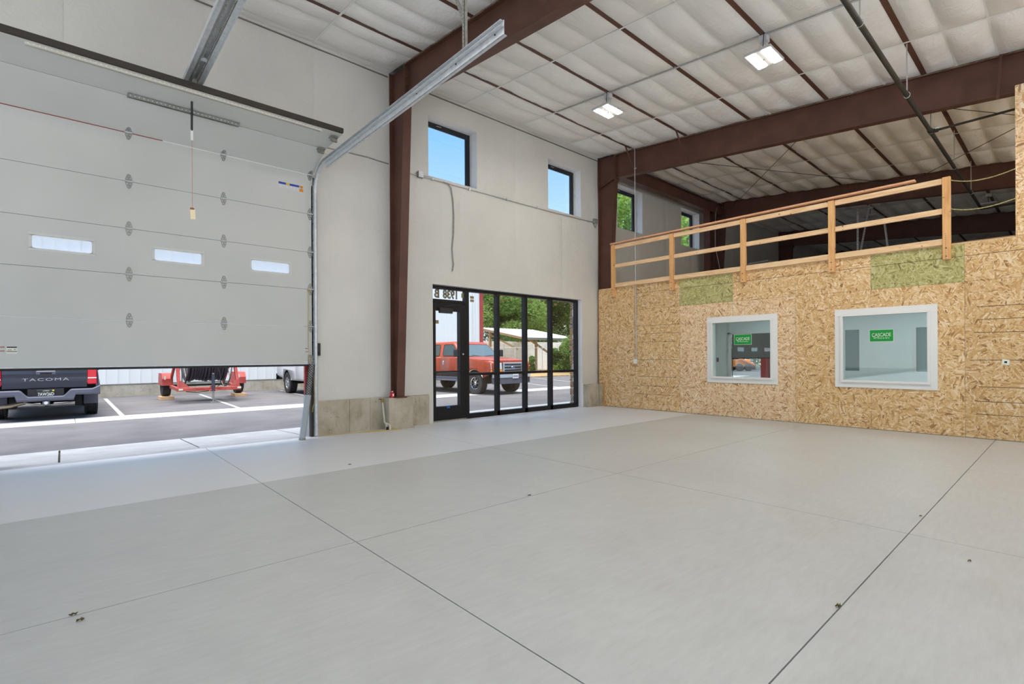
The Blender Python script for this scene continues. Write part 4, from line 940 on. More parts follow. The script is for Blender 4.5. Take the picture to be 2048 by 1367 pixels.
# =================================================================== HIGH BAY LIGHTS
def high_bay(x, y, label, dz=-0.35):
    zp = roofz(y); z = zp + dz
    t_ = thing('high_bay_light', label, 'ceiling light', (x, y, zp), 'twin panel high bay lights')
    b = MB(); b.box(x - 0.26, x + 0.26, y - 0.19, y + 0.19, z + 0.006, z + 0.045); b.build('housing', M['lamphouse'], t_, bevel=0.006)
    for s_ in (-1, 1):
        ya = y + s_ * 0.108; BX(x - 0.225, x + 0.225, ya - 0.052, ya + 0.052, z, z + 0.006).build('diffuser', M['lamp'], t_)
    b = MB(); b.lathe((x, y, z + 0.045), 'z', [(0.0, 0.03), (0.05, 0.03), (0.05, 0.0), (0.0, 0.0)], 12); b.build('driver_hub', M['lamphouse'], t_)
    b = MB(); b.tube([(x, y, z), (x, y, z - 0.012)], 0.012, 8); b.build('motion_sensor', M['plastic'], t_)
    b = MB()
    for s_ in (-1, 1): b.tube([(x + 0.2 * s_, y, z + 0.045), (x + 0.02 * s_, y, zp - 0.04)], 0.0025, 4)
    b.build('hanging_wire', M['conduit'], t_)
    BX(x - 0.05, x + 0.06, y - 0.06, y + 0.06, zp - 0.105, zp - 0.005).build('junction_box', M['whitebox'], t_, bevel=0.004)
    MB().tube([(x - 0.08, y - 0.03, zp - 0.02), (x - 0.085, y - 0.02, z + 0.16), (x - 0.06, y, z + 0.06)], 0.006, 6).build('cable', M['plastic'], t_, smooth=60)
    return t_
high_bay(7.79, 5.93, 'lit twin panel ceiling light farther away, nearer the storefront wall')
high_bay(7.79, 3.07, 'lit twin panel ceiling light nearer the black sprinkler pipe')
for y, w_ in ((0.24, 'first'), (-2.59, 'second')): high_bay(7.79, y, 'added twin panel fill light, %s one behind the camera in the middle row' % w_)  # unseen lamps added for even light on the floor
for y, w_ in ((3.07, 'first'), (0.24, 'second'), (-2.59, 'third')): high_bay(1.66, y, 'added twin panel fill light, %s one of the row above the garage door side' % w_)  # out-of-view row added to brighten the garage door bay
for y, w_ in ((-1.17, 'front'), (-2.59, 'rear')): high_bay(13.9, y, 'added twin panel fill light over the hidden end of the loft, %s one' % w_)  # added out of view to lift the loft ceiling

# =================================================================== CONDUITS, CABLES, PIPES
rc = thing('roof_conduit', 'thin grey conduit running across the ceiling between the two lights', 'conduit', (7.76, 4.5, 6.15))
pts = [(7.745, y, roofz(y) - 0.02) for y in (7.20, 5.99)]; b = MB(); b.tube(pts, 0.011, 8); b.tube([(7.745, y, roofz(y) - 0.02) for y in (5.87, 3.13)], 0.011, 8); b.tube([(7.745, y, roofz(y) - 0.02) for y in (3.01, 0.3)], 0.011, 8); b.build('tube', M['conduit'], rc, smooth=60)
b = MB()
for y in (6.45, 4.49, 1.68): b.box(7.725, 7.765, y - 0.012, y + 0.012, roofz(y) - 0.035, roofz(y) - 0.002)
b.build('strap', M['galv'], rc)
wc = thing('wall_conduit', 'thin conduit along the wall under the two high windows', 'conduit', (7.7, 8.43, 4.8))
b = MB(); b.tube([(4.72, 8.43, 4.80), (5.12, 8.425, 4.795)], 0.010, 6); b.tube([(5.22, 8.425, 4.805), (5.5, 8.428, 4.80), (5.85, 8.428, 4.80), (7.2, 8.425, 4.795), (8.3, 8.43, 4.785), (10.26, 8.428, 4.806), (10.39, 8.42, 4.82)], 0.011, 8); b.tube([(5.22, 8.42, 4.825), (5.5, 8.425, 4.812)], 0.009, 6); b.build('tube', M['conduit'], wc, smooth=60)
b = MB()
for x in (5.45, 6.36, 7.4, 8.35, 9.3, 10.2): b.box(x - 0.01, x + 0.01, 8.410, 8.444, 4.775, 4.83)
b.build('strap', M['galv'], wc)
jb = thing('wall_junction_box', 'small grey electrical box beside the steel frame, left of the high windows', 'electrical box', (5.17, 8.41, 4.81)); BX(5.11, 5.225, 8.385, 8.44, 4.76, 4.88).build('body', M['galvdull'], jb, bevel=0.004); BX(5.115, 5.22, 8.38, 8.385, 4.765, 4.875).build('cover', M['galv'], jb)
jb = thing('wall_junction_box', 'dark electrical box at the conduit end next to the strand board wall', 'electrical box', (10.46, 8.41, 4.83)); BX(10.39, 10.53, 8.37, 8.43, 4.77, 4.90).build('body', M['galvdull'], jb, bevel=0.004)
b = MB(); b.tube([(10.46, 8.40, 4.77), (10.47, 8.40, 4.66)], [0.04, 0.008], 8); b.build('cable_end', M['galvdull'], jb)
hc = thing('hanging_cable', 'loose grey cable hanging down the white wall below the first high window', 'cable', (5.93, 8.42, 3.9))
MB().tube([(5.70, 8.425, 4.80), (5.82, 8.42, 4.79), (5.89, 8.42, 4.72), (5.935, 8.42, 4.5), (5.955, 8.418, 4.17), (5.945, 8.42, 3.8), (5.91, 8.42, 3.5), (5.925, 8.42, 3.32), (5.942, 8.42, 3.18), (5.925, 8.42, 3.09), (5.913, 8.42, 3.04)], 0.011, 8).build('cable', M['galvdull'], hc, smooth=60)
hc = thing('loose_cable', 'short dark cable stuck out of the wall between the door track and the steel frame', 'cable', (3.95, 8.43, 4.87))
MB().tube([(3.36, 8.44, 4.855), (3.6, 8.43, 4.865), (4.1, 8.43, 4.883), (4.3, 8.425, 4.87), (4.50, 8.42, 4.862)], 0.010, 6).build('cable', M['galvdull'], hc, smooth=60)
BX(4.09, 4.115, 8.425, 8.442, 4.865, 4.90).build('strap', M['galv'], hc)

sp = thing('sprinkler_pipe', 'black sprinkler pipe running under the ceiling toward the loft', 'pipe', (11.0, 1.66, 5.15))
b = MB(); b.tube([(0.5, 1.66, 5.15), (9.36, 1.66, 5.145), (18.2, 1.66, 5.15)], 0.031, 14); b.build('main_pipe', M['blacksteel'], sp, smooth=60)
b = MB(); b.tube([(11.22, 1.66, 5.15), (11.22, 0.3, 5.16), (11.22, -3.8, 5.16)], 0.019, 10); b.build('branch_pipe', M['blacksteel'], sp, smooth=60)
b = MB(); b.tube([(11.13, 1.66, 5.15), (11.31, 1.66, 5.15)], 0.040, 14); b.tube([(11.22, 1.66, 5.15), (11.22, 1.56, 5.15)], 0.034, 12); b.build('tee_fitting', M['blacksteel'], sp, smooth=60)
b = MB(); b.tube([(18.2, 1.66, 5.15), (18.2, 1.2, 5.15), (18.2, -2.0, 5.15)], 0.03, 10); b.build('end_pipe', M['blacksteel'], sp, smooth=60)
BX(11.19, 11.25, 1.54, 1.60, 5.165, 5.19).build('fitting_tag', M['strap'], sp)
for x in (3.2, 6.93, 9.38, 11.22, 13.75, 16.22):
    h = MB().tube([(x, 1.66, roofz(1.66)), (x, 1.66, 5.215)], 0.008, 6).build('hanger_rod', M['conduit'], sp)
    b = MB(); b.tube([(x, 1.66 + 0.037 * math.cos(a), 5.155 + 0.045 * math.sin(a)) for a in [k * 2 * PI / 16 for k in range(17)]], 0.004, 5); b.build('clevis_ring', M['galv'], h)
# cross bracing rods in the loft bay
for k, (p, q, lab) in enumerate((((10.8, 7.30, 6.30), (16.7, 2.95, 5.78), 'thin bracing rod crossing the loft ceiling, upper end near the loft windows'),
                      ((16.7, 7.60, 6.28), (10.8, 3.15, 5.90), 'thin bracing rod crossing the loft ceiling, lower end in the loft corner'),
                      ((10.8, 2.30, 5.78), (16.7, -2.0, 5.42), 'thin bracing rod crossing beneath the branch of the sprinkler pipe'),
                      ((16.7, 3.00, 5.80), (10.8, -1.4, 5.50), 'thin bracing rod ending at the dark far frame above the cap rail'))):
    br = thing('bracing_rod', lab, 'bracing rod', p, 'cross bracing rods in the loft'); MB().tube([p, q], 0.007, 5).build('rod', M['blacksteel'], br)
    b = MB(); b.tube([q, Vector(q).lerp(Vector(p), 0.02)], 0.02, 8); b.build('end_nut', M['galvdull'], br)
# fluted wiring in the loft corner
lw = thing('loft_cable', 'thin looping cable hanging in the dark loft corner', 'cable', (16.5, 7.8, 5.0))
MB().tube([(16.2, 7.9, 6.2), (15.9, 7.8, 6.0), (15.75, 7.75, 5.5), (15.75, 7.75, 4.8), (16.1, 7.75, 4.0), (16.3, 7.75, 3.02)], 0.012, 6).build('cable', M['galvdull'], lw, smooth=60)
ec = thing('eave_conduit', 'thin conduit along the top of the dark portal beam', 'conduit', (13.7, 8.0, 6.42)); MB().tube([(10.9, 7.93, 6.395), (16.6, 7.93, 6.40)], 0.011, 6).build('tube', M['conduit'], ec)
# metal struts and an unlit lamp in the dark bay beyond the loft
for (x, y0, z0, y1, z1, lab) in ((18.4, 4.49, 6.1, 4.50, 4.2, 'upright perforated metal strut in the dark bay, left one'), (18.4, 3.82, 5.3, 3.72, 4.35, 'slanting perforated metal strut in the dark bay, short one'), (19.2, 4.35, 6.1, 4.62, 4.6, 'dark slanting strut behind the upright metal strut')):
    s_ = thing('hanging_strut', lab, 'metal strut', (x, y0, z0), 'struts in the dark bay')
    z0 = roofz(y0) if z0 > 6 else z0
    b = MB(); b.beam((x, y0, z0), (x, y1, z1), 0.05, 0.004, (1, 0, 0)); b.beam((x + 0.02, y0, z0), (x + 0.02, y1, z1), 0.004, 0.05, (1, 0, 0)); b.build('angle', M['galv'], s_)
    b = MB()
    for k in range(20): u = (k + 0.5) / 20; b.box(x - 0.006, x - 0.003, y0 + (y1 - y0) * u - 0.012, y0 + (y1 - y0) * u - 0.002, z0 + (z1 - z0) * u, z0 + (z1 - z0) * u + 0.03)
    b.build('slot', M['plastic'], s_)
fr = thing('far_door_rail', 'horizontal metal track in the dark bay behind the guard rail', 'door track', (18.3, 4.5, 4.3)); b = MB(); b.beam((18.35, 8.0, 4.25), (18.35, 3.5, 4.42), 0.05, 0.05); b.build('channel', M['galvdull'], fr)
for x, y, lab in ((19.9, 4.49, 'unlit twin panel light in the dark bay, left one'), (19.9, 1.66, 'unlit twin panel light in the dark bay above the lower rope')):
    t_ = thing('unlit_high_bay', lab, 'ceiling light', (x, y, roofz(y)), 'unlit lights of the dark bay'); z = roofz(y) - 0.35
    BX(x - 0.26, x + 0.26, y - 0.19, y + 0.19, z, z + 0.045).build('housing', M['lamphouse'], t_); BX(x - 0.05, x + 0.06, y - 0.06, y + 0.06, z + 0.25, z + 0.345).build('junction_box', M['whitebox'], t_)
    MB().tube([(x - 0.05, y, z + 0.26), (x - 0.09, y, z + 0.15), (x - 0.02, y, z + 0.04)], 0.007, 5).build('cable', M['plastic'], t_)

# =================================================================== THINGS BY THE COLUMN PIER AND ON THE FLOOR
cn = thing('red_canister', 'small red canister standing on the concrete pier beside the steel column', 'canister', (4.46, 8.26, 0.575))
b = MB(); b.lathe((4.46, 8.26, 0.575), 'z', [(0.0, 0.0), (0.036, 0.0), (0.039, 0.008), (0.039, 0.082), (0.030, 0.095), (0.016, 0.100), (0.0, 0.100)], 20); b.build('body', M['red'], cn, smooth=50)
b = MB(); b.lathe((4.46, 8.26, 0.675), 'z', [(0.016, 0.0), (0.016, 0.016), (0.0, 0.018)], 12); b.build('nozzle', M['stickerwhite'], cn); BX(4.446, 4.474, 8.2195, 8.2225, 0.60, 0.645).build('print_patch', M['stickerwhite'], cn)
b = MB(); b.tube([(4.43, 8.26, 0.672), (4.44, 8.25, 0.695), (4.475, 8.25, 0.695)], 0.006, 6); b.build('handle', M['red'], cn)
ps = thing('water_stub', 'upright white water pipe with a brass valve by the concrete pier', 'pipe', (4.33, 8.26, 0))
MB().tube([(4.322, 8.285, 0.13), (4.305, 8.33, 0.50)], 0.016, 10).build('riser', M['pvc'], ps, smooth=60)
b = MB(); b.tube([(4.303, 8.333, 0.49), (4.301, 8.338, 0.56)], 0.021, 10); b.tube([(4.301, 8.338, 0.545), (4.27, 8.30, 0.545)], 0.012, 8); b.build('valve', M['brass'], ps, smooth=60)
b = MB(); b.tube([(4.27, 8.30, 0.555), (4.22, 8.30, 0.553)], 0.007, 6); b.build('valve_lever', M['plastic'], ps)
b = MB(); b.tube([(4.335, 8.24, 0.0), (4.335, 8.24, 0.12)], 0.021, 10); b.tube([(4.375, 8.20, 0.0), (4.375, 8.20, 0.095)], 0.021, 10); b.tube([(4.375, 8.20, 0.095), (4.325, 8.27, 0.12)], 0.02, 10); b.build('elbow', M['pvc'], ps, smooth=60)
MB().tube([(4.335, 8.215, 0.0), (4.34, 8.215, 0.06)], 0.026, 8).build('rubber_boot', M['rubber'], ps, smooth=60)
for k, (pts, lab) in enumerate((([(3.2, 8.38, .008), (3.6, 8.34, .008), (4.0, 8.30, .008), (4.22, 8.22, .008), (4.33, 8.17, .008), (4.55, 8.13, .008)], 'thin yellow wire lying along the foot of the stem wall'),
                                ([(4.38, 8.21, .05), (4.44, 8.17, .03), (4.50, 8.15, .012), (4.56, 8.14, .008), (4.47, 8.12, .008), (4.2, 8.16, .008), (3.9, 8.26, .008)], 'thin yellow wire looping around the foot of the water pipe'))):
    t_ = thing('yellow_wire', lab, 'wire', pts[0], 'wires by the pier'); MB().tube(pts, 0.005, 5).build('wire', M['yellow'], t_, smooth=60)
ts = thing('tie_wire', 'bent grey tie wire on the floor at the pier corner', 'wire', (4.84, 8.16, 0)); MB().tube([(4.80, 8.08, 0.005), (4.84, 8.14, 0.02), (4.86, 8.19, 0.06)], 0.004, 5).build('wire', M['galvdull'], ts)
def leaf(x, y, s, rot, label, m_='leaf'):
    t_ = thing('fallen_leaf', label, 'leaf', (x, y, 0.0))
    b = MB(); rr = random.Random(int(x * 1000)); n = 12
    vs = [(x, y, 0.010)]
    for k in range(n):
        a = 2 * PI * k / n; r = s * (0.5 + 0.5 * abs(math.cos(a * 1.5 + 0.4))) * rr.uniform(0.7, 1.1); vs.append((x + r * math.cos(a + rot), y + 0.6 * r * math.sin(a + rot), 0.003 + 0.016 * abs(math.sin(a * 2)) * s / 0.03))
    top = [(a, c, d + 0.0015) for a, c, d in vs]
    b.add(vs + top, [(0, 1 + k, 1 + (k + 1) % n) for k in range(n)] + [(n + 1, n + 2 + (k + 1) % n, n + 2 + k) for k in range(n)] + [(1 + k, n + 2 + k, n + 2 + (k + 1) % n, 1 + (k + 1) % n) for k in range(n)])
    b.build('blade', M[m_], t_); MB().tube([(x, y, 0.010), (x + s * 1.3 * math.cos(rot), y + s * 0.9 * math.sin(rot), 0.004)], 0.0012, 4).build('stem', M[m_], t_)
leaf(2.998, 0.825, 0.026, 0.4, 'dry leaf lying on the floor joint in the right foreground')
leaf(0.038, 3.41, 0.022, 1.0, 'small dry leaf lying right on the floor joint at the left')
leaf(0.063, 3.316, 0.022, 2.0, 'curled brown leaf just below the left floor joint')
leaf(3.257, 3.415, 0.022, 0.2, 'dark crumb of leaf on the middle floor joint')
leaf(5.151, 0.84, 0.018, 0.9, 'tiny dark leaf beside the floor joint toward the strand board wall')
leaf(4.261, 0.452, 0.016, 2.4, 'tiny brown leaf on the right hand floor slab')
leaf(2.599, 5.889, 0.022, 0.1, 'small black scrap on the floor in front of the garage door jamb')
# =================================================================== OUTDOORS
GZ = -0.08
ap = struct(BX(-9, 30, 8.80, 10.25, -0.4, -0.10).build('ground_apron', M['joint']))
for a, c in ((-9, -4.6), (-4.6, -1.55), (-1.55, -0.035), (-0.035, 1.50), (1.50, 3.05), (3.05, 4.6), (4.6, 6.1), (6.1, 7.65), (7.65, 9.15), (9.15, 10.7), (10.7, 16.8), (16.8, 18.4), (18.4, 20.0), (20.0, 22.0), (22, 30)):
    b = MB(); g_ = 0.011
    b.add([(a+g_,8.605,-0.006),(c-g_,8.605,-0.006),(c-g_,10.22,GZ+.012),(a+g_,10.22,GZ+.012),(a+g_,8.605,-0.35),(c-g_,8.605,-0.35),(c-g_,10.22,-0.35),(a+g_,10.22,-0.35)], [(0,1,2,3),(7,6,5,4),(0,4,5,1),(1,5,6,2),(2,6,7,3),(3,7,4,0)])
    b.build('concrete_slab', M['apron'], ap)
ground = struct(BX(-40, 75, 10.22, 70, -0.6, GZ).build('ground', M['asphalt']))
xs_ = [-12, -8.9, -5.8, -2.8, 0.21, 3.25, 6.3, 9.3, 12.4, 15.4, 18.5, 21.5, 24.6, 27.6, 30.7, 34]
for a, c in zip(xs_, xs_[1:]): BX(a + 0.006, c - 0.006, 14.38, 15.48, GZ - 0.1, GZ + 0.004).build('gutter_slab', M['apron'], ground)
def line(x0, y0, x1, y1, wd=0.10):
    b = MB(); dx, dy = x1 - x0, y1 - y0; L = math.hypot(dx, dy); nx_, ny_ = -dy / L * wd / 2, dx / L * wd / 2
    b.prism([(x0 - nx_, y0 - ny_), (x1 - nx_, y1 - ny_), (x1 + nx_, y1 + ny_), (x0 + nx_, y0 + ny_)], 'z', GZ, GZ + 0.004); b.build('parking_line', M['paintline'], ground)
for l_ in ((-1.65, 15.48, -1.65, 22.3), (1.085, 15.48, 1.11, 22.4), (3.65, 15.48, 3.93, 22.4), (6.35, 15.48, 6.87, 22.4), (9.0, 15.48, 9.4, 22.4), (11.22, 15.48, 12.6, 21.5), (16.55, 15.48, 18.5, 21.0), (19.4, 15.48, 22.6, 23.4), (22.6, 15.48, 26.2, 23.4)): line(*l_)
dirt = struct(BX(18.7, 75, 23.9, 69.9, GZ - 0.1, GZ + 0.05).build('ground_dirt', M['dirt']))

struct(BX(-60, 75, -45, -4.42, -0.6, -0.06).build('ground_rear_bounce', M['floor2'])); struct(BX(-60, -5.3, -4.42, 8.6, -0.6, -0.06).build('ground_side_bounce', M['floor2']))  # unseen pale ground added to bounce sunlight up to the ceiling
# white metal building across the lot
wb = thing('metal_building', 'long white ribbed metal building across the parking lot', 'building', (5, 23.2, GZ))
BX(-30, 18.25, 23.24, 40, 0.365, 7.2).build('wall', M['siding'], wb)
x = -30.0
while x < -6: x += 0.335
while x < 18.2:
    b = MB(); b.prism([(x - 0.030, 23.24), (x - 0.014, 23.205), (x + 0.014, 23.205), (x + 0.030, 23.24)], 'z', 0.37, 7.0); b.build('rib', M['siding'], wb); x += 0.335
BX(-30, 18.2, 23.20, 40, -0.3, 0.365).build('stem_wall', M['stem'], wb)
BX(-30, 18.2, 23.19, 23.26, 0.355, 0.385).build('base_trim', M['galvdull'], wb)
BX(18.22, 18.44, 23.17, 23.34, 0.365, 7.2).build('corner_trim', M['trimred'], wb)
b = MB(); b.add([(-30.3, 22.9, 7.1), (18.7, 22.9, 7.1), (18.7, 41, 7.9), (-30.3, 41, 7.9), (-30.3, 22.9, 7.3), (18.7, 22.9, 7.3), (18.7, 41, 8.1), (-30.3, 41, 8.1)], [(0,3,2,1),(4,5,6,7),(0,1,5,4),(1,2,6,5),(2,3,7,6),(3,0,4,7)]); b.build('roof', M['trimred'], wb)
b = MB(); b.tube([(17.75, 23.16, 0.3), (17.75, 23.16, 7.0)], 0.05, 8); b.build('downspout', M['siding'], wb)

# open shed with a white roof, block wall, fence
sh = thing('open_shed', 'open timber shed with a low white metal roof beyond the red truck', 'shed', (31, 32.5, 0))
def slab(b, x0, x1, y0, z0, y1, z1, t_):
    return b.add([(x0,y0,z0),(x1,y0,z0),(x1,y1,z1),(x0,y1,z1),(x0,y0,z0+t_),(x1,y0,z0+t_),(x1,y1,z1+t_),(x0,y1,z1+t_)], [(0,3,2,1),(4,5,6,7),(0,1,5,4),(1,2,6,5),(2,3,7,6),(3,0,4,7)])
b = MB(); slab(b, 28.0, 34.4, 29.9, 2.83, 35.6, 3.86, 0.04); b.build('roof', M['shedroof'], sh)
b = MB()
for k in range(17): slab(b, 28.05 + 0.395 * k, 28.09 + 0.395 * k, 29.9, 2.87, 35.6, 3.90, 0.03)
b.build('roof_rib', M['shedroof'], sh)
b = MB(); slab(b, 28.02, 28.14, 29.9, 2.66, 35.6, 3.69, 0.17); b.build('side_beam', M['oldwood'], sh)
BX(28.1, 34.4, 29.86, 29.95, 2.66, 2.84).build('fascia', M['galvdull'], sh)
for (x, y) in ((28.3, 34.6), (34.0, 34.6), (34.0, 30.4)): BX(x - 0.09, x + 0.09, y - 0.09, y + 0.09, -0.05, 2.72 + (y - 30) * 0.18).build('post', M['oldwood'], sh)
b = MB(); b.beam((28.3, 34.5, 3.2), (28.3, 31.0, 1.9), 0.12, 0.12); b.build('brace', M['oldwood'], sh)
b = MB(); b.beam((28.9, 30.2, 2.7), (32.6, 30.2, 0.9), 0.14, 0.14); b.build('brace', M['oldwood'], sh)
bw = thing('block_wall', 'long white painted block wall behind the fence', 'wall', (32, 36.4, 0))
z = -0.05; r_ow = 0
while z < 2.7:
    b = MB(); x = 20.0 - (0.4 if r_ow % 2 else 0)
    while x < 52: b.box(x, x + 0.79, 36.4, 36.6, z, z + 0.392); x += 0.8
    tag(b.build('block_course', M['blockwall'], bw), kind='stuff'); z += 0.4; r_ow += 1
fe = thing('chain_link_fence', 'chain link fence with barbed wire in front of the white block wall', 'fence', (31, 29.3, 0))
for x in (20.5, 23.5, 26.5, 29.5, 31.6, 34.6, 37.6): MB().tube([(x, 29.3, -0.05), (x, 29.3, 2.05)], 0.03, 8).build('post', M['galv'], fe)
MB().tube([(19.5, 29.3, 1.98), (39, 29.3, 1.98)], 0.022, 6).build('top_rail', M['galv'], fe)
b = MB(); b.tube([(19.5 + 0.06 * k, 29.3 + 0.22 * math.cos(k * 0.5), 2.18 + 0.22 * math.sin(k * 0.5)) for k in range(320)], 0.007, 3); b.build('razor_coil', M['galvdull'], fe)
b = MB()
for k in range(0, 130):
    x = 19.5 + 0.15 * k; b.tube([(x, 29.3, 0.0), (x + 1.9, 29.3, 1.95)], 0.0013, 3); b.tube([(x + 1.9, 29.305, 0.0), (x, 29.305, 1.95)], 0.0013, 3)
tag(b.build('mesh', M['galv'], fe), kind='stuff')

# trees and shrubs: a trunk with limbs, and a crown of single leaves
def crown(cx, cy, blobs, n, size, m_, seed, parent, name='crown'):
    rr = random.Random(seed); b = MB(); tot = sum(bb[3] ** 2 for bb in blobs)
    for (bx, by, bz, br) in blobs:
        for _ in range(int(n * br * br / tot)):
            while True:
                p = Vector((rr.uniform(-1, 1), rr.uniform(-1, 1), rr.uniform(-1, 1)))
                if 0.15 < p.length < 1: break
            p = p.normalized() * (p.length ** 0.45) * br * rr.uniform(0.85, 1.08)
            c = Vector((cx + bx + p.x, cy + by + p.y, bz + p.z * 0.85)); s = size * rr.uniform(0.6, 1.35)
            a = Vector((rr.uniform(-1, 1), rr.uniform(-1, 1), rr.uniform(-.6, .6))).normalized() * s; d = a.orthogonal().normalized() * s * 0.55; d.rotate(Matrix.Rotation(rr.uniform(0, 6.28), 3, a.normalized()))
            b.add([c - a, c + d * 0.9, c + a, c - d * 0.9], [(0, 1, 2, 3)])
    me = bpy.data.meshes.new(name); me.from_pydata(b.v, [], b.f); me.materials.append(m_); return tag(link(name, me, parent), kind='stuff')
def tree(label, x, y, h, r, m_, seed, n=6000, leafsize=0.125, trunk=0.25, lowest=0.3):
    rr = random.Random(seed); t_ = thing('tree', label, 'tree', (x, y, GZ))
    b = MB(); b.tube([(x, y, GZ), (x + 0.1, y, h * 0.3), (x - 0.1, y + 0.1, h * 0.7)], [trunk, trunk * 0.75, trunk * 0.25], 8)
    bl = []
    for k in range(9):
        a = rr.uniform(0, 6.28); q = rr.uniform(0.2, 0.85) * r; z = h * (lowest + (0.95 - lowest) * (k + 0.5) / 9); q *= (1.1 - 0.5 * abs(z / h - 0.5) * 2)
        bl.append((q * math.cos(a), q * math.sin(a), z, r * rr.uniform(0.42, 0.62))); b.tube([(x, y, z * 0.65), (x + q * 0.5 * math.cos(a), y + q * 0.5 * math.sin(a), z * 0.85), (x + q * math.cos(a), y + q * math.sin(a), z)], [trunk * 0.4, trunk * 0.25, 0.03], 5)
    b.build('trunk', M['bark'], t_, smooth=60); crown(x, y, bl, n, leafsize, M[m_], seed, t_); return t_
def shrub(label, x, y, h, r, m_, seed, n=1500, leafsize=0.10):
    rr = random.Random(seed); t_ = thing('shrub', label, 'shrub', (x, y, GZ)); b = MB()
    bl = [(rr.uniform(-.5, .5) * r, rr.uniform(-.3, .3) * r, h * (0.2 + 0.65 * k / 7), r * rr.uniform(0.35, 0.6)) for k in range(8)]
    for q in bl: b.tube([(x, y, GZ), (x + q[0] * 0.5, y + q[1] * 0.5, q[2] * 0.6), (x + q[0], y + q[1], q[2])], [0.04, 0.03, 0.01], 5)
    b.build('stem', M['bark'], t_); crown(x, y, bl, n, leafsize, M[m_], seed, t_); return t_
tree('leafy tree behind the shed, just right of the white building', 31.5, 41, 10.5, 4.2, 'leaf1', 1, 23400)
tree('dense dark tree behind the middle of the shed roof', 38.0, 42, 10.5, 4.6, 'leaf2', 2, 26000)
tree('bright green tree behind the shed, second from the white building', 35.0, 38.5, 9.0, 3.4, 'leaf1', 3, 20800)
tree('dark tree behind the right end of the shed', 43.0, 42, 11, 4.6, 'leaf2', 4, 23400)
tree('tall green tree past the right end of the shed', 48, 43, 12, 5.0, 'leaf1', 5, 20800)
tree('tall tree filling the first loft window', 33.0, 23.5, 15.0, 5.2, 'leaf3', 6, 21000, 0.15, lowest=0.35)
tree('tall tree filling the second loft window', 44.5, 25.0, 17.5, 5.5, 'leaf3', 7, 19600, 0.15, lowest=0.35)
tree('slim young tree far behind the truck, close to the building corner', 28.4, 43, 9.5, 3.0, 'leaf2', 8, 15600)
shrub('big leafy shrub at the right of the shed, seen through the last storefront pane', 31.7, 28.4, 2.9, 1.9, 'leaf1', 21, 7000, 0.10)
shrub('green shrub in front of the white block wall beside the fence post', 30.3, 28.3, 1.9, 0.8, 'leaf2', 22, 2600, 0.10)
shrub('small dark shrub just right of the truck grille', 27.75, 28.7, 1.35, 0.4, 'leaf2', 23, 1100, 0.09)
shrub('low yellow-green weeds along the dirt strip', 30.6, 28.2, 0.7, 0.8, 'leaf3', 24, 1400, 0.08)
shrub('leafy hedge bush seen under the second garage door', 50.0, 20.6, 4.0, 3.4, 'leaf1', 25, 4500, 0.13)

# =================================================================== VEHICLES
def wheel(parent, x, y, r, wd, side, rimr, rm='silver', spokes=8, tread=True, hub=True):
    """a wheel on the axle through (x, y, r); side = +1 faces +x"""
    t_ = bpy.data.objects.new('wheel', None); C.objects.link(t_); t_.parent = parent; t_.location = (x, y, r); t_['_local'] = 1
    h = wd / 2
    pr = [(rimr, -h * 0.85), (rimr + 0.02, -h * 0.95), (r * 0.86, -h), (r * 0.955, -h * 0.93), (r, -h * 0.72)]
    for k in range(5): a = -h * 0.72 + h * 1.44 * (k + 0.5) / 5; pr += [(r, a - h * 0.10), (r - 0.012, a - h * 0.06), (r - 0.012, a + h * 0.06), (r, a + h * 0.10)]
    pr += [(r, h * 0.72), (r * 0.955, h * 0.93), (r * 0.86, h), (rimr + 0.02, h * 0.95), (rimr, h * 0.85)]
    b = MB(); b.lathe((0, 0, 0), 'x', pr, 40)
    for k in range(40):
        a = 2 * PI * k / 40
        for s_ in (-1, 1):
            c = Vector((s_ * h * 0.80, (r - 0.004) * math.cos(a), (r - 0.004) * math.sin(a))); b.beam(c - Vector((h * 0.14, 0, 0)), c + Vector((h * 0.14, 0, 0)), 0.028, 0.02, (0, math.cos(a), math.sin(a)))
    b.build('tire', M['tire'], t_, smooth=35)
    f = side * h
    b = MB(); b.lathe((0, 0, 0), 'x', [(rimr, -f * 0.85), (rimr * 0.93, -f * 0.5), (rimr * 0.90, f * 0.55), (rimr * 0.96, f * 0.86), (rimr * 1.02, f * 0.92), (rimr, f * 0.80)], 36)
    for k in range(spokes):
        a = 2 * PI * k / spokes; p0 = Vector((f * 0.62, rimr * 0.22 * math.cos(a), rimr * 0.22 * math.sin(a))); p1 = Vector((f * 0.72, rimr * 0.93 * math.cos(a), rimr * 0.93 * math.sin(a))); b.beam(p0, p1, rimr * 0.24, 0.035, (1, 0, 0))
    b.lathe((0, 0, 0), 'x', [(0.0, f * 0.95), (rimr * 0.16, f * 0.93), (rimr * 0.24, f * 0.80), (rimr * 0.30, f * 0.55), (0, f * 0.4)], 20)
    q = b.build('rim', M[rm], t_, smooth=35)
    b = MB(); b.lathe((0, 0, 0), 'x', [(0, f * 0.1), (rimr * 0.92, f * 0.1), (rimr * 0.92, f * 0.05), (0, f * 0.05)], 24); b.build('brake_disc', M['dark'], t_)
    return t_

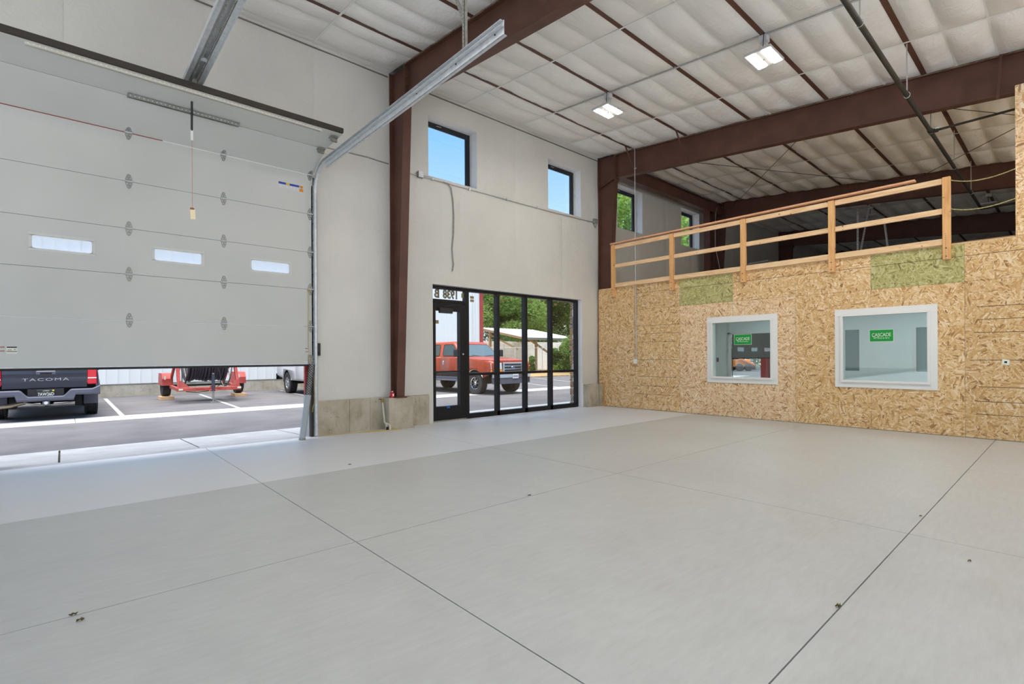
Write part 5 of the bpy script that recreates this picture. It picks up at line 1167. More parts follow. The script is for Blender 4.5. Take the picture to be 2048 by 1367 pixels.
def pickup(name, label, loc, rz, S):
    """full pickup in its own axes: +y is the nose, x = 0 the centre line, z = 0 the ground"""
    t_ = thing(name, label, 'pickup truck', loc, None, rz); P = M[S['paint']]
    L, W = S['L'], S['W']; yr, yf = S['yr'], S['yf']; wr, ra = S['wr'], S['ra']; zr = S['rocker']; zbed, zbelt, zhood = S['bed'], S['belt'], S['hood']
    yc0, yc1 = S['cab0'], S['cab1']       # rear of the cab, base of the windshield
    hw = W / 2
    def inset(y, z):
        zm = (zr + zbelt) / 2; d = 0.035 * ((z - zm) / (zbelt - zm)) ** 2
        if y > yf: d += S.get('nose_in', 0.10) * ((y - yf) / (L - yf)) ** 2
        if y < yr: d += 0.04 * ((yr - y) / yr) ** 2
        return d
    def arc(yc, r0, n=12):   # wheel arch from rear to front along the bottom
        zc = wr * 1.02; a0 = math.asin(min(1, max(-1, (zr - zc) / r0))); return [(yc + r0 * math.cos(PI - a0 + (2 * a0 - PI) * k / n), zc + r0 * math.sin(PI - a0 + (2 * a0 - PI) * k / n)) for k in range(n + 1)]
    ztop = lambda y: zhood + (zbelt - 0.02 - zhood) * min(1, max(0, (L - y) / (L - yc1)))
    g = 0.005
    pieces = []
    front = [(L - 0.10, zr + 0.18), (L - 0.04, zr + 0.30), (L - 0.03, zhood - 0.12), (L - 0.10, zhood - 0.01)]
    pieces.append(('fender', [(yc1 - 0.12 + g, zr)] + arc(yf, ra) + front + [(yf, ztop(yf)), (yc1 - 0.12 + g, zbelt - 0.005)]))
    nd = len(S['doors']) - 1
    for k in range(nd):
        a, c = S['doors'][k], S['doors'][k + 1]; pieces.append(('door', [(a + g, zr), (c - g, zr), (c - g, zbelt), (a + g, zbelt)]))
    pieces.append(('bed_side', [(0.03, zr + 0.16), (yr - ra - 0.02, zr + 0.05)] + arc(yr, ra) + [(yc0 - 0.012, zr), (yc0 - 0.012, zbed), (0.03, zbed)]))
    for sgn in (-1, 1):
        for (nm, poly) in pieces:
            bm = bmesh.new(); vs = [bm.verts.new((0, p[0], p[1])) for p in poly]; bm.faces.new(vs)
            z = zr + 0.08
            while z < zbelt:
                bmesh.ops.bisect_plane(bm, geom=bm.verts[:] + bm.edges[:] + bm.faces[:], plane_co=(0, 0, z), plane_no=(0, 0, 1)); z += 0.09
            for yy in (yf + 0.2, yf + 0.45, yf + 0.65, yr - 0.5):
                bmesh.ops.bisect_plane(bm, geom=bm.verts[:] + bm.edges[:] + bm.faces[:], plane_co=(0, yy, 0), plane_no=(0, 1, 0))
            for v in bm.verts:
                dd = 0.018 if nm in ('fender', 'bed_side') and min(math.hypot(v.co.y - yf, v.co.z - wr * 1.02), math.hypot(v.co.y - yr, v.co.z - wr * 1.02)) < ra * 1.08 else 0
                v.co.x = sgn * (hw - inset(v.co.y, v.co.z) + dd)
            bmesh.ops.recalc_face_normals(bm, faces=bm.faces)
            me = bpy.data.meshes.new(nm); bm.to_mesh(me); bm.free(); me.materials.append(P); me.shade_smooth(); me.set_sharp_from_angle(angle=math.radians(30))
            o = link(nm, me, t_); md = o.modifiers.new('thickness', 'SOLIDIFY'); md.thickness = 0.03; md.offset = -1 if sgn > 0 else -1
            md.offset = 0
            if nm == 'door':
                a = min(p[0] for p in poly); c = max(p[0] for p in poly); xx = sgn * (hw - 0.018)
                b = MB(); yh = a + 0.17; b.box(min(xx, xx + sgn * 0.035), max(xx, xx + sgn * 0.035), yh - 0.04, yh + 0.04, zbelt - 0.30, zbelt - 0.14); b.build('handle', M[S.get('handle', 'trimblack')], o, bevel=0.012)
                if 'clad' in S:
                    b = MB(); b.grid(2, 5, lambda u, v: (sgn * (hw + 0.019 - inset(0.5 * (a + c), zr + v * (S['clad'] - zr))), a + g + u * (c - a - 2 * g), zr - 0.005 + v * (S['clad'] - zr))); q = b.build('cladding', M['trimblack'], o)
        if 'clad' in S:
            b = MB(); b.grid(2, 5, lambda u, v: (sgn * (hw + 0.019 - inset(yr, zr + v * (S['clad'] - zr))), yr + ra + 0.02 + u * (yc0 - 0.02 - yr - ra - 0.02), zr - 0.005 + v * (S['clad'] - zr))); b.build('cladding', M['trimblack'], t_)
            b = MB(); b.grid(2, 5, lambda u, v: (sgn * (hw + 0.019 - inset(yr, zr + v * (S['clad'] - zr))), 0.10 + u * (yr - ra - 0.14), zr + 0.1 + v * (S['clad'] - zr - 0.1))); b.build('cladding', M['trimblack'], t_)
        # arch flares, rocker step, mirrors
        for yc in (yf, yr):
            pts = arc(yc, ra - 0.005, 18); b = MB(); b.tube([(sgn * (hw - 0.005), p[0], p[1]) for p in pts], S.get('flare_r', 0.018), 6); b.build('arch_trim', M[S['flare']], t_, smooth=60)
            b = MB(); b.lathe((0, yc, wr * 1.02), 'x', [(ra + 0.02, sgn * (hw - 0.03)), (ra + 0.02, sgn * (hw - 0.42)), (0.02, sgn * (hw - 0.42))], 24, 0, PI); b.build('wheel_well', M['dark'], t_)
        if S.get('step'):
            b = MB(); b.beam((sgn * (hw + 0.05), yc0 - 0.25, zr - 0.13), (sgn * (hw + 0.05), yf - ra - 0.12, zr - 0.13), 0.17, 0.045); b.beam((sgn * (hw - 0.02), yc0 - 0.2, zr - 0.06), (sgn * (hw - 0.02), yf - ra - 0.16, zr - 0.06), 0.06, 0.12); b.build('running_board', M['greyplastic'], t_, bevel=0.012)
        ym = yc1 - 0.22; b = MB(); b.box(min(sgn * (hw + 0.06), sgn * (hw + 0.26)), max(sgn * (hw + 0.06), sgn * (hw + 0.26)), ym - 0.05, ym + 0.06, zbelt + 0.02, zbelt + 0.30); b.beam((sgn * (hw - 0.04), ym, zbelt + 0.10), (sgn * (hw + 0.1), ym, zbelt + 0.10), 0.05, 0.05); b.build('mirror', M['trimblack'], t_, bevel=0.02)
    # inner shell, bed floor, bed front
    b = MB(); b.box(-hw + 0.09, hw - 0.09, 0.10, L - 0.30, zr + 0.03, zr + 0.30); b.box(-hw + 0.10, hw - 0.10, yc0, yc1 + 0.3, zr, zbelt - 0.03); b.box(-hw + 0.08, hw - 0.08, yc0 - 0.05, yc0, zr, zbed - 0.01); b.build('underbody', M['dark'], t_)
    b = MB(); b.box(-hw + 0.10, hw - 0.10, 0.06, yc0 - 0.05, zr + 0.28, zr + 0.32)
    for sgn in (-1, 1): b.box(min(sgn * (hw - 0.13), sgn * (hw - 0.02)), max(sgn * (hw - 0.13), sgn * (hw - 0.02)), 0.05, yc0 - 0.015, zbed - 0.03, zbed + 0.006)
    b.build('bed_liner', M['trimblack'] if S.get('rail', 1) else P, t_)
    # hood
    def hood(u, v):
        y = yc1 + 0.02 + v * (L - 0.07 - yc1 - 0.02); w_ = hw - inset(y, zbelt) - 0.03; x = (2 * u - 1) * w_; c = 1 - abs(2 * u - 1) ** 3
        bulge = 0.03 * max(0, 1 - abs(abs(2 * u - 1) - 0.5) / 0.35)
        drop = 0.06 * max(0, (v - 0.85) / 0.15) ** 2
        return (x, y, ztop(y) + 0.055 * c + bulge * (0.4 + 0.6 * v) * 0.6 - drop)
    b = MB(); b.grid(16, 14, hood); o = b.build('hood', P, t_, smooth=50)
    # cab greenhouse
    zr_ = S['roof']; wt = hw - S.get('tumble', 0.17); wbt = hw - 0.035; y0b, y1b = yc0 + 0.02, yc1 + 0.02; y0t, y1t = yc0 + S.get('rear_rake', 0.22), yc1 - S.get('ws_rake', 0.72)
    secs = [(zbelt - 0.02, y0b, y1b, wbt), (zr_ - 0.07, y0t - 0.02, y1t + 0.05, wt + 0.02), (zr_ - 0.02, y0t + 0.05, y1t - 0.06, wt - 0.05), (zr_, y0t + 0.25, y1t - 0.30, wt - 0.22)]
    b = MB(); rings = []
    for (z, a, c, w_) in secs:
        rc_ = 0.12; ring = []
        for (cx, cy, a0) in ((w_ - rc_, c - rc_, 0), (-w_ + rc_, c - rc_, PI / 2), (-w_ + rc_, a + rc_, PI), (w_ - rc_, a + rc_, 1.5 * PI)):
            for k in range(5): th_ = a0 + k * PI / 8; ring.append((cx + rc_ * math.cos(th_), cy + rc_ * math.sin(th_), z))
        rings.append(ring)
    n = len(rings[0]); vs = [p for rg in rings for p in rg]; fs = [tuple((len(rings) - 1) * n + k for k in range(n))]
    for i in range(len(rings) - 1):
        for k in range(n): k2 = (k + 1) % n; fs.append((i*n+k, i*n+k2, (i+1)*n+k2, (i+1)*n+k))
    b.add(vs, fs); b.build('cab_shell', P, t_, smooth=40)
    za, zb_ = zbelt + 0.03, zr_ - 0.13
    def at(z, which):
        f = (z - (zbelt - 0.02)) / (zr_ - 0.07 - zbelt + 0.02); return (y0b + f * (y0t - 0.02 - y0b)) if which == 'r' else ((y1b + f * (y1t + 0.05 - y1b)) if which == 'f' else wbt + f * (wt + 0.02 - wbt))
    def gpanel(name, quad, m_, off, rim=None):
        p = [Vector(q) for q in quad]; nrm = (p[1] - p[0]).cross(p[3] - p[0]).normalized()
        if nrm.dot(off) < 0: nrm = -nrm
        def fn(u, v, e=0.008): return tuple((p[0].lerp(p[1], u)).lerp(p[3].lerp(p[2], u), v) + nrm * e)
        cen = sum(p, Vector()) / 4
        rp = []
        for i in range(4):
            a, c, d = p[i - 1], p[i], p[(i + 1) % 4]; r0 = 0.07
            q0 = c + (a - c).normalized() * r0; q1 = c + (d - c).normalized() * r0
            for k in range(4): u = k / 3; rp.append(q0 * (1 - u) ** 2 + c * 2 * u * (1 - u) + q1 * u * u)
        m0 = [q + nrm * 0.010 for q in rp]; m1 = [q - nrm * 0.02 for q in rp]; k_ = len(rp)
        b = MB(); b.add(m0 + m1, [tuple(range(k_))] + [(i, (i + 1) % k_, (i + 1) % k_ + k_, i + k_) for i in range(k_)]); o = b.build(name, M[m_], t_)
        b = MB(); b.tube([q + nrm * 0.008 for q in rp] + [rp[0] + nrm * 0.008], 0.011, 5, False); b.build('window_seal', M['rubber'], o)
    wf = lambda z: at(z, 'w') - 0.10
    gpanel('windshield', [(-wf(za), at(za, 'f'), za), (wf(za), at(za, 'f'), za), (wf(zb_) - 0.02, at(zb_, 'f'), zb_), (-wf(zb_) + 0.02, at(zb_, 'f'), zb_)], 'windshield', Vector((0, 1, 0.5)))
    gpanel('rear_window', [(-wf(za), at(za, 'r'), za + 0.1), (wf(za), at(za, 'r'), za + 0.1), (wf(zb_), at(zb_, 'r'), zb_), (-wf(zb_), at(zb_, 'r'), zb_)], 'autoglass', Vector((0, -1, 0.3)))
    for sgn in (-1, 1):
        for k in range(nd):
            a, c = S['doors'][k], S['doors'][k + 1]
            lo0, lo1 = a + (0.16 if k == 0 else 0.10), c - (0.12 if k < nd - 1 else 0.14)
            hi0 = max(lo0 + (0.12 if k == 0 else 0.0), at(zb_, 'r') + 0.16); hi1 = min(lo1, at(zb_, 'f') - 0.14)
            gpanel('side_window', [(sgn * at(za + .03, 'w'), lo0, za + 0.03), (sgn * at(za + .03, 'w'), lo1, za + 0.03), (sgn * at(zb_, 'w'), hi1, zb_), (sgn * at(zb_, 'w'), hi0, zb_)], 'autoglass', Vector((sgn, 0, 0.2)))
    b = MB()
    for sgn in (-1, 1): b.tube([(sgn * 0.12, at(za, 'f') + 0.04, za + 0.01), (sgn * 0.55, at(za, 'f') + 0.02, za + 0.05)], 0.010, 5)
    b.build('wiper', M['trimblack'], t_)
    # tailgate, rear lamps, bumpers
    tgw = hw - S.get('lampw', 0.2)
    b = MB(); b.grid(10, 8, lambda u, v: ((2 * u - 1) * (tgw - 0.006), 0.02 - 0.020 * math.sin(PI * v) - (0.022 if v > 0.68 else 0), S['tg0'] + v * (zbed + 0.02 - S['tg0']))); b.box(-tgw, tgw, 0.03, 0.09, S['tg0'], zbed + 0.02); b.build('tailgate', P, t_, smooth=25)
    b = MB(); b.box(-0.17, 0.17, -0.028, 0.01, zbed - 0.115, zbed - 0.02); o = b.build('tailgate_handle', M[S.get('tgh', 'trimblack')], t_, bevel=0.02); BX(-0.10, 0.10, -0.034, -0.026, zbed - 0.10, zbed - 0.06).build('handle_recess', M['dark'], o, bevel=0.008)
    for sgn in (-1, 1):
        xa, xb = sgn * (tgw + 0.008), sgn * (hw - 0.06); z0, z1 = S['tg0'] + S.get('lamp0', 0.10), zbed + 0.0
        l_ = BX(min(xa, xb), max(xa, xb), -0.018, 0.16, z0, z1).build('tail_lamp', M['lens'], t_, bevel=0.015); zm = z0 + 0.42 * (z1 - z0)
        BX(min(xa, xb) + .004, max(xa, xb) - .004, -0.022, -0.016, zm - 0.012, zm + 0.012).build('reverse_light', M['lenswhite'], l_)
    # chassis: frame rails, axles, exhaust
    b = MB()
    for sgn in (-1, 1): b.beam((sgn * 0.42, 0.15, zr - 0.02), (sgn * 0.42, L - 0.3, zr - 0.02), 0.09, 0.16)
    for yc in (yr, yf): b.tube([(-hw + 0.2, yc, wr), (hw - 0.2, yc, wr)], 0.055, 10)
    b.lathe((0, yr, wr), 'x', [(0, -0.16), (0.13, -0.08), (0.15, 0.0), (0.13, 0.08), (0, 0.16)], 14)
    b.build('chassis', M['dark'], t_, smooth=60)
    for yc in (yr, yf):
        for sgn in (-1, 1): wheel(t_, sgn * (hw - S['tw'] / 2 - S.get('wheel_in', 0.02)), yc, wr, S['tw'], sgn, S['rim'], S['rimmat'], S.get('spokes', 8))
    return t_

F250 = dict(paint='orange', L=6.25, W=2.02, yr=1.30, yf=5.26, wr=0.41, ra=0.50, rocker=0.62, bed=1.38, belt=1.36, hood=1.22, roof=1.99, cab0=2.13, cab1=4.62, doors=(2.15, 3.22, 4.50), tg0=0.78, tw=0.29, rim=0.215,
            rimmat='chrome', flare='chrome', clad=0.80, step=True, handle='chrome', nose_in=0.12, spokes=8, rail=0, wheel_in=0.0)
tr = pickup('pickup_truck', 'orange-red crew cab pickup with chrome wheels, nose toward the storefront', (11.97, 20.03, GZ), PI + math.radians(3.5), F250)
T = tr; L = 6.25
b = MB(); b.box(-0.50, 0.50, L - 0.03, L + 0.015, 0.80, 1.17); g1 = b.build('grille_surround', M['silver'], T, bevel=0.03, seg=2)
BX(-0.43, 0.43, L + 0.010, L + 0.020, 0.85, 1.12).build('grille_mesh', M['plastic'], g1, bevel=0.01)
for z in (0.925, 1.035): BX(-0.45, 0.45, L + 0.015, L + 0.035, z - 0.016, z + 0.016).build('grille_bar', M['chrome'], g1, bevel=0.006)
b = MB(); b.lathe((0, L + 0.03, 0.985), 'y', [(0.0, 0.012), (0.045, 0.012), (0.055, 0.0)], 24); e_ = b.build('emblem', M['chrome'], g1, smooth=40); e_.scale = (1.9, 1, 0.85); e_.location = (0, 0, 0.148)
b = MB(); b.lathe((0, L + 0.043, 0.985), 'y', [(0.0, 0.001), (0.044, 0.001)], 24); e2 = b.build('emblem_face', mat('emblem_blue', lin(40, 66, 120), 0.3), g1); e2.scale = (1.9, 1, 0.85); e2.location = (0, 0, 0.148)
text('Ford', 'emblem_script', M['chrome'], g1, (0, L + 0.046, 0.985), (PI/2, 0, PI), 0.06, 0.001)
for s_ in (-1, 1):
    b = MB(); xa, xb = s_ * 0.52, s_ * 0.94; b.add([(xa, L - 0.015, 0.92), (xb, L - 0.13, 0.92), (xb, L - 0.15, 1.15), (xa, L - 0.03, 1.15), (xa, L - 0.10, 0.92), (xb, L - 0.22, 0.92), (xb, L - 0.22, 1.15), (xa, L - 0.10, 1.15)], [(0,1,2,3),(7,6,5,4),(0,4,5,1),(1,5,6,2),(2,6,7,3),(3,7,4,0)]); b.build('headlamp', M['lenswhite'], T, bevel=0.015)
    b = MB(); b.add([(xa, L - 0.005, 0.82), (xb, L - 0.12, 0.82), (xb, L - 0.12, 0.91), (xa, L - 0.005, 0.91), (xa, L - 0.10, 0.82), (xb, L - 0.22, 0.82), (xb, L - 0.22, 0.91), (xa, L - 0.10, 0.91)], [(0,1,2,3),(7,6,5,4),(0,4,5,1),(1,5,6,2),(2,6,7,3),(3,7,4,0)]); b.build('turn_signal', M['amber'], T, bevel=0.01)
b = MB(); b.grid(20, 4, lambda u, v: ((2*u-1) * 1.0, L + 0.13 - 0.16 * abs(2*u-1) ** 3, 0.62 + v * 0.17)); b.build('front_bumper', M['chrome'], T, smooth=60)
b = MB(); b.grid(20, 4, lambda u, v: ((2*u-1) * 0.99, L + 0.11 - 0.17 * abs(2*u-1) ** 3, 0.40 + v * 0.23)); b.build('bumper_valance', M['greyplastic'], T, smooth=60)
b = MB(); b.box(-0.86, 0.86, L - 0.25, L + 0.02, 0.44, 0.78); b.build('bumper_core', M['dark'], T)
b = MB(); b.grid(16, 3, lambda u, v: ((2*u-1) * 0.93, L - 0.03 - 0.17 * abs(2*u-1) ** 3, 1.14 + 0.10 * v)); b.build('hood_nose', M['orange'], T, smooth=60)
pl = BX(-0.155, 0.155, L + 0.135, L + 0.142, 0.585, 0.745).build('front_plate', M['platewhite'], T, bevel=0.004)
b = MB()
for k in range(6): b.box(-0.12 + 0.042 * k, -0.095 + 0.042 * k, L + 0.142, L + 0.144, 0.635, 0.70)
b.build('plate_characters', mat('plate_ink', lin(70, 84, 120), 0.5), pl); 
text('F-250', 'fender_badge', M['chrome'], T, (1.012, 4.86, 1.14), (PI/2, 0, PI/2), 0.085, 0.003)
MB().tube([(-0.82, 5.0, 1.30), (-0.84, 4.95, 1.75)], 0.004, 5).build('antenna', M['trimblack'], T)
MB().tube([(-0.92, 5.9, 1.22), (-0.93, 5.95, 1.33), (-0.96, 6.02, 1.35), (-0.95, 6.08, 1.28)], 0.006, 5).build('fender_mirror_wire', M['trimblack'], T)

TACO = dict(paint='blackpaint', L=5.4, W=1.88, yr=1.22, yf=4.50, wr=0.385, ra=0.46, rocker=0.52, bed=1.145, belt=1.20, hood=1.12, roof=1.84, cab0=1.72, cab1=3.72, doors=(1.74, 2.72, 3.60), tg0=0.735, tw=0.255, rim=0.20,
            rimmat='silver', flare='greyplastic', flare_r=0.045, nose_in=0.16, lampw=0.235, lamp0=0.06, tgh='greyplastic', wheel_in=0.0)
bt = pickup('pickup_truck', 'dark blue-black pickup seen from behind, parked at the far left under the garage door', (-0.272, 15.42, GZ), 0.0, TACO)
b = MB()
prof_x = [-0.94, -0.88, -0.62, -0.50, -0.36, -0.30, 0.30, 0.36, 0.50, 0.62, 0.88, 0.94]
def bump_pts(x):
    ax_ = abs(x); top = 0.70 if ax_ > 0.42 else (0.70 - 0.145 * min(1, (0.42 - ax_) / 0.12)); bot = 0.565 if ax_ > 0.5 else 0.45
    if ax_ > 0.80: top += 0.07 * (ax_ - 0.80) / 0.14
    yb = -0.145 + 0.10 * max(0, (ax_ - 0.75) / 0.19) ** 2; return top, bot, yb
xsb = [-0.94 + 1.88 * k / 60 for k in range(61)]; vs = []; fs = []
for x in xsb:
    tp, bo, yb = bump_pts(x); vs += [(x, yb + 0.05, bo), (x, yb, bo + 0.04), (x, yb, tp - 0.02), (x, yb + 0.03, tp), (x, yb + 0.20, tp), (x, yb + 0.20, bo)]
for i in range(60):
    for k in range(6): k2 = (k + 1) % 6; fs.append((6*i+k, 6*i+k2, 6*i+6+k2, 6*i+6+k))
fs += [tuple(range(6)), tuple(range(360, 366))]; b.add(vs, fs); b.build('rear_bumper', M['greyplastic'], bt, smooth=35)
BX(-0.30, 0.30, -0.06, 0.0, 0.55, 0.72).build('plate_recess', M['trimblack'], bt)
pl = BX(-0.155, 0.155, -0.075, -0.065, 0.545, 0.70).build('rear_plate', M['plateblack'], bt, bevel=0.004)
text('UTAH', 'plate_state', M['stickerwhite'], pl, (0, -0.076, 0.675), (PI/2, 0, 0), 0.036, 0.0008, 0.0, 1.1); text('7AW26D', 'plate_number', M['stickerwhite'], pl, (0, -0.076, 0.60), (PI/2, 0, 0), 0.095, 0.0008, 0.001, 0.72)
b = MB(); b.lathe((0.12, -0.076, 0.68), 'y', [(0.0, 0.0), (0.018, 0.0)], 10); b.build('plate_sticker', mat('plate_yellow', lin(226, 206, 70), 0.5), pl)
text('TACOMA', 'tailgate_lettering', M['silver'], bt, (0.0, -0.006, 0.925), (PI/2, 0, 0), 0.085, 0.004, 0.0, 1.9, 'CENTER', 1.22)
b = MB(); b.box(-0.06, 0.06, -0.13, 0.2, 0.36, 0.45); q = b.build('hitch_receiver', M['greyplastic'], bt, bevel=0.01); b = MB(); b.tube([(0, -0.14, 0.41), (0, -0.12, 0.41)], 0.035, 12); b.build('receiver_cap', M['lenswhite'], q)
MB().tube([(-0.34, 0.02, 0.42), (-0.1, -0.02, 0.36), (0.2, -0.01, 0.36), (0.48, 0.03, 0.40)], 0.018, 8).build('tow_bar', M['galvdull'], bt, smooth=60)
b = MB(); b.tube([(-0.35, 0.30, 0.42), (-0.60, 0.15, 0.36), (-0.95, 0.05, 0.34)], 0.05, 10); b.build('exhaust_pipe', mat('exhaust_metal', lin(176, 160, 140), 0.4, 0.7), bt, smooth=60)
for s_ in (-1, 1): BX(min(s_ * 0.66, s_ * 0.93), max(s_ * 0.66, s_ * 0.93), 0.68, 0.70, 0.30, 0.62).build('mud_flap', M['greyplastic'], bt)
b = MB(); b.box(0.50, 0.62, 0.45, 0.9, 0.28, 0.52); b.box(-0.62, -0.5, 0.45, 0.9, 0.28, 0.52); b.build('leaf_spring', M['dark'], bt)

RAM = dict(paint='whitepaint', L=5.9, W=2.02, yr=1.35, yf=4.95, wr=0.41, ra=0.50, rocker=0.52, bed=1.38, belt=1.36, hood=1.24, roof=1.96, cab0=2.35, cab1=4.40, doors=(2.37, 3.25, 4.28), tg0=0.74, tw=0.28, rim=0.225, rimmat='silver', flare='whitepaint', spokes=7, wheel_in=0.0)
wt_ = pickup('pickup_truck', 'white pickup of which one wheel and fender show beside the garage door jamb', (7.58, 21.95, GZ), PI, RAM)
b = MB(); b.grid(14, 4, lambda u, v: ((2*u-1) * 1.0, -0.16 + 0.14 * abs(2*u-1) ** 3, 0.50 + 0.24 * v)); b.build('rear_bumper', M['chrome'], wt_, smooth=60)

# =================================================================== HOSE REEL TRAILER
ht = thing('reel_trailer', 'faded red trailer carrying a big reel of dark hose', 'trailer', (3.6, 19.5, GZ))
P_ = M['coral']
b = MB(); b.beam((2.56, 18.0, 0.36), (4.30, 18.0, 0.345), 0.10, 0.105); b.build('front_crossbar', P_, ht, bevel=0.006)
for (xa, xb) in ((2.62, 2.74), (4.24, 4.60)):
    b = MB(); b.beam((xa, 18.0, 0.36), (xb, 20.9, 0.36), 0.09, 0.105); b.build('side_rail', P_, ht, bevel=0.006)
for (x, x2, s_) in ((2.63, 2.61, 1), (4.235, 4.16, -1)):
    b = MB(); b.beam((x, 18.02, 0.36), (x2, 18.45, 1.75), 0.085, 0.10, (0, 1, 0)); b.build('upright_post', P_, ht, bevel=0.006)
    b = MB(); b.prism([(x - 0.02 * s_, 0.40), (x + 0.28 * s_, 0.41), (x + 0.05 * s_, 0.62), (x - 0.02 * s_, 0.62)], 'y', 17.97, 17.99); b.build('gusset', P_, ht)
    b = MB(); b.beam((x + 0.1, 20.6, 0.36), (x2 + 0.1, 18.5, 1.75), 0.07, 0.08, (0, 1, 0)); b.build('rear_brace', P_, ht)
for x in (2.66, 4.25): BX(x - 0.055, x + 0.055, 17.945, 17.95, 0.335, 0.385).build('reflector', M['stickerwhite'], ht)
b = MB(); b.tube([(2.55, 18.55, 1.45), (4.4, 18.55, 1.45)], 0.04, 10); b.build('reel_axle', M['galvdull'], ht, smooth=60)
for k in range(14):
    x = 2.90 + 1.08 * (k + 0.5) / 14; b = MB(); rr_ = 0.80 + 0.02 * math.sin(k * 2.1)
    if k in (3, 4): rr_ -= 0.05
    b.tube([(x + 0.012 * math.sin(a * 1.5 + k), 18.95 + rr_ * math.cos(a), 1.40 + rr_ * math.sin(a)) for a in [q * 2 * PI / 40 for q in range(41)]], 0.040, 8, False)
    b.tube([(x + 0.04, 18.95 + (rr_ - 0.07) * math.cos(a), 1.40 + (rr_ - 0.07) * math.sin(a)) for a in [q * 2 * PI / 32 for q in range(33)]], 0.040, 6, False); b.build('hose_coil', M['hose'], ht, smooth=60)
for x in (2.84, 4.05):
    b = MB(); b.tube([(x, 18.95 + 1.02 * math.cos(a), 1.40 + 1.02 * math.sin(a)) for a in [q * 2 * PI / 40 for q in range(41)]], 0.022, 6, False)
    for q in range(8): b.tube([(x, 18.95, 1.40), (x, 18.95 + 1.02 * math.cos(q * PI / 4), 1.40 + 1.02 * math.sin(q * PI / 4))], 0.018, 6)
    b.build('reel_flange', M['galvdull'], ht, smooth=60)
for (x, y, s_) in ((2.61, 20.55, -1), (4.80, 20.45, 1)):
    b = MB(); b.lathe((x, y, 0.40), 'x', [(0.10, -0.10), (0.24, -0.10), (0.35, -0.115), (0.365, -0.08), (0.365, 0.08), (0.35, 0.115), (0.24, 0.10), (0.10, 0.10)], 32); tq = b.build('tire', M['tire'], ht, smooth=35)
    b = MB(); b.lathe((x, y, 0.40), 'x', [(0.0, 0.06 * s_), (0.2, 0.09 * s_), (0.245, 0.10 * s_)], 20); b.build('rim', M['galvdull'], tq)
    b = MB(); w_ = 0.15
    pts = [(y - 0.46, 0.40), (y - 0.46, 0.62), (y - 0.36, 0.80), (y + 0.36, 0.80), (y + 0.46, 0.62), (y + 0.46, 0.40)]
    for (p, q) in zip(pts, pts[1:]): b.add([(x - w_, *p), (x + w_, *p), (x + w_, *q), (x - w_, *q), (x - w_, p[0], p[1] + 0.006), (x + w_, p[0], p[1] + 0.006), (x + w_, q[0], q[1] + 0.006), (x - w_, q[0], q[1] + 0.006)], [(0,1,2,3),(7,6,5,4),(0,4,5,1),(2,6,7,3)]) if abs(p[0] - q[0]) > 1e-3 else b.box(x - w_, x + w_, p[0] - 0.004, p[0] + 0.004, min(p[1], q[1]), max(p[1], q[1]))
    b.prism(pts, 'x', x - w_, x - w_ + 0.006); b.build('fender', P_, ht); BX(x - 0.10, x - 0.05, y - 0.468, y - 0.462, 0.60, 0.72).build('reflector', M['stickerwhite'], ht)
b = MB(); b.tube([(2.5, 20.5, 0.38), (4.9, 20.5, 0.38)], 0.04, 8); b.build('axle', M['dark'], ht, smooth=60)
b = MB(); b.tube([(3.50, 17.86, 0.30), (3.50, 17.86, 0.78)], 0.045, 12); b.build('jack_tube', mat('jack_blue', lin(66, 70, 84), 0.5), ht, smooth=60)
b = MB(); b.tube([(3.50, 17.86, -0.05), (3.50, 17.86, 0.32)], 0.030, 10); b.box(3.42, 3.58, 17.79, 17.93, GZ + 0.001, GZ + 0.03); b.tube([(3.50, 17.86, 0.80), (3.50, 17.86, 0.84)], 0.03, 10); b.build('jack_leg', M['galvdull'], ht, smooth=60)
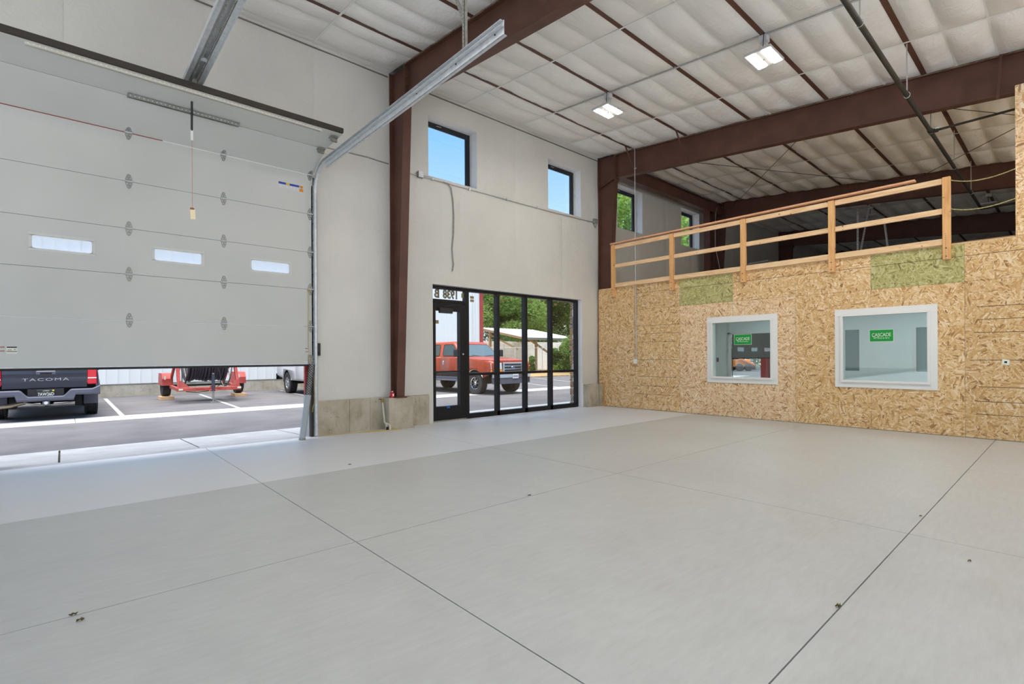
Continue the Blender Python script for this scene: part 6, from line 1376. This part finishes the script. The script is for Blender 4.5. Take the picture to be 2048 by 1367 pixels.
b = MB(); b.box(3.43, 3.57, 17.88, 17.97, 0.28, 0.46); b.box(3.40, 3.62, 17.84, 18.0, 0.30, 0.33); b.build('coupler_plate', M['coral'], ht, bevel=0.006)
MB().tube([(3.62, 17.9, 0.42), (3.72, 17.92, 0.50), (3.70, 17.95, 0.85), (3.62, 18.2, 1.2)], 0.014, 6).build('control_hose', M['dark'], ht, smooth=60)
MB().tube([(2.78, 18.3, 0.35), (2.9, 18.1, 0.9), (2.88, 18.5, 1.4)], 0.016, 6).build('control_hose', M['dark'], ht, smooth=60)
MB().tube([(2.8, 18.0, 0.29), (3.1, 18.0, 0.26), (3.4, 17.98, 0.29)], 0.012, 6).build('safety_chain', M['dark'], ht, smooth=60)
for (x, y, lab) in ((2.61, 20.45, 'wooden block under the left tire of the reel trailer'), (4.80, 20.35, 'wooden block under the right tire of the reel trailer')):
    o = BX(x - 0.19, x + 0.19, y - 0.30, y + 0.34, GZ, GZ + 0.112).build('wood_block', M['fir_x'], bevel=0.004); tag(o, lab, 'wood block', 'blocks under the trailer')

# small orange loader outside the second garage door
ol2 = thing('compact_loader', 'small orange loader glimpsed through the smaller office window', 'loader', (44.0, 19.5, GZ), None, 0.9)
mo = mat('loader_orange', lin(236, 128, 40), 0.4)
BX(-0.5, 0.5, -0.7, 0.6, 0.35, 1.0).build('body', mo, ol2, bevel=0.05); BX(-0.42, 0.42, -0.2, 0.55, 1.0, 1.9).build('cage', M['trimblack'], ol2, bevel=0.03)
for s_ in (-1, 1):
    b = MB(); b.beam((s_ * 0.58, 0.5, 1.15), (s_ * 0.58, -1.0, 0.55), 0.10, 0.14); b.build('lift_arm', mo, ol2, bevel=0.01)
    for y in (-0.42, 0.38):
        b = MB(); b.lathe((s_ * 0.64, y, 0.33), 'x', [(0.0, -0.10), (0.30, -0.10), (0.33, -0.07), (0.33, 0.07), (0.30, 0.10), (0.0, 0.10)], 24); b.build('wheel', M['tire'], ol2, smooth=35)
b = MB(); b.prism([(-1.0, 0.15), (-1.55, 0.10), (-1.10, 0.62), (-1.0, 0.62)], 'x', -0.75, 0.75); b.build('bucket', M['galvdull'], ol2)
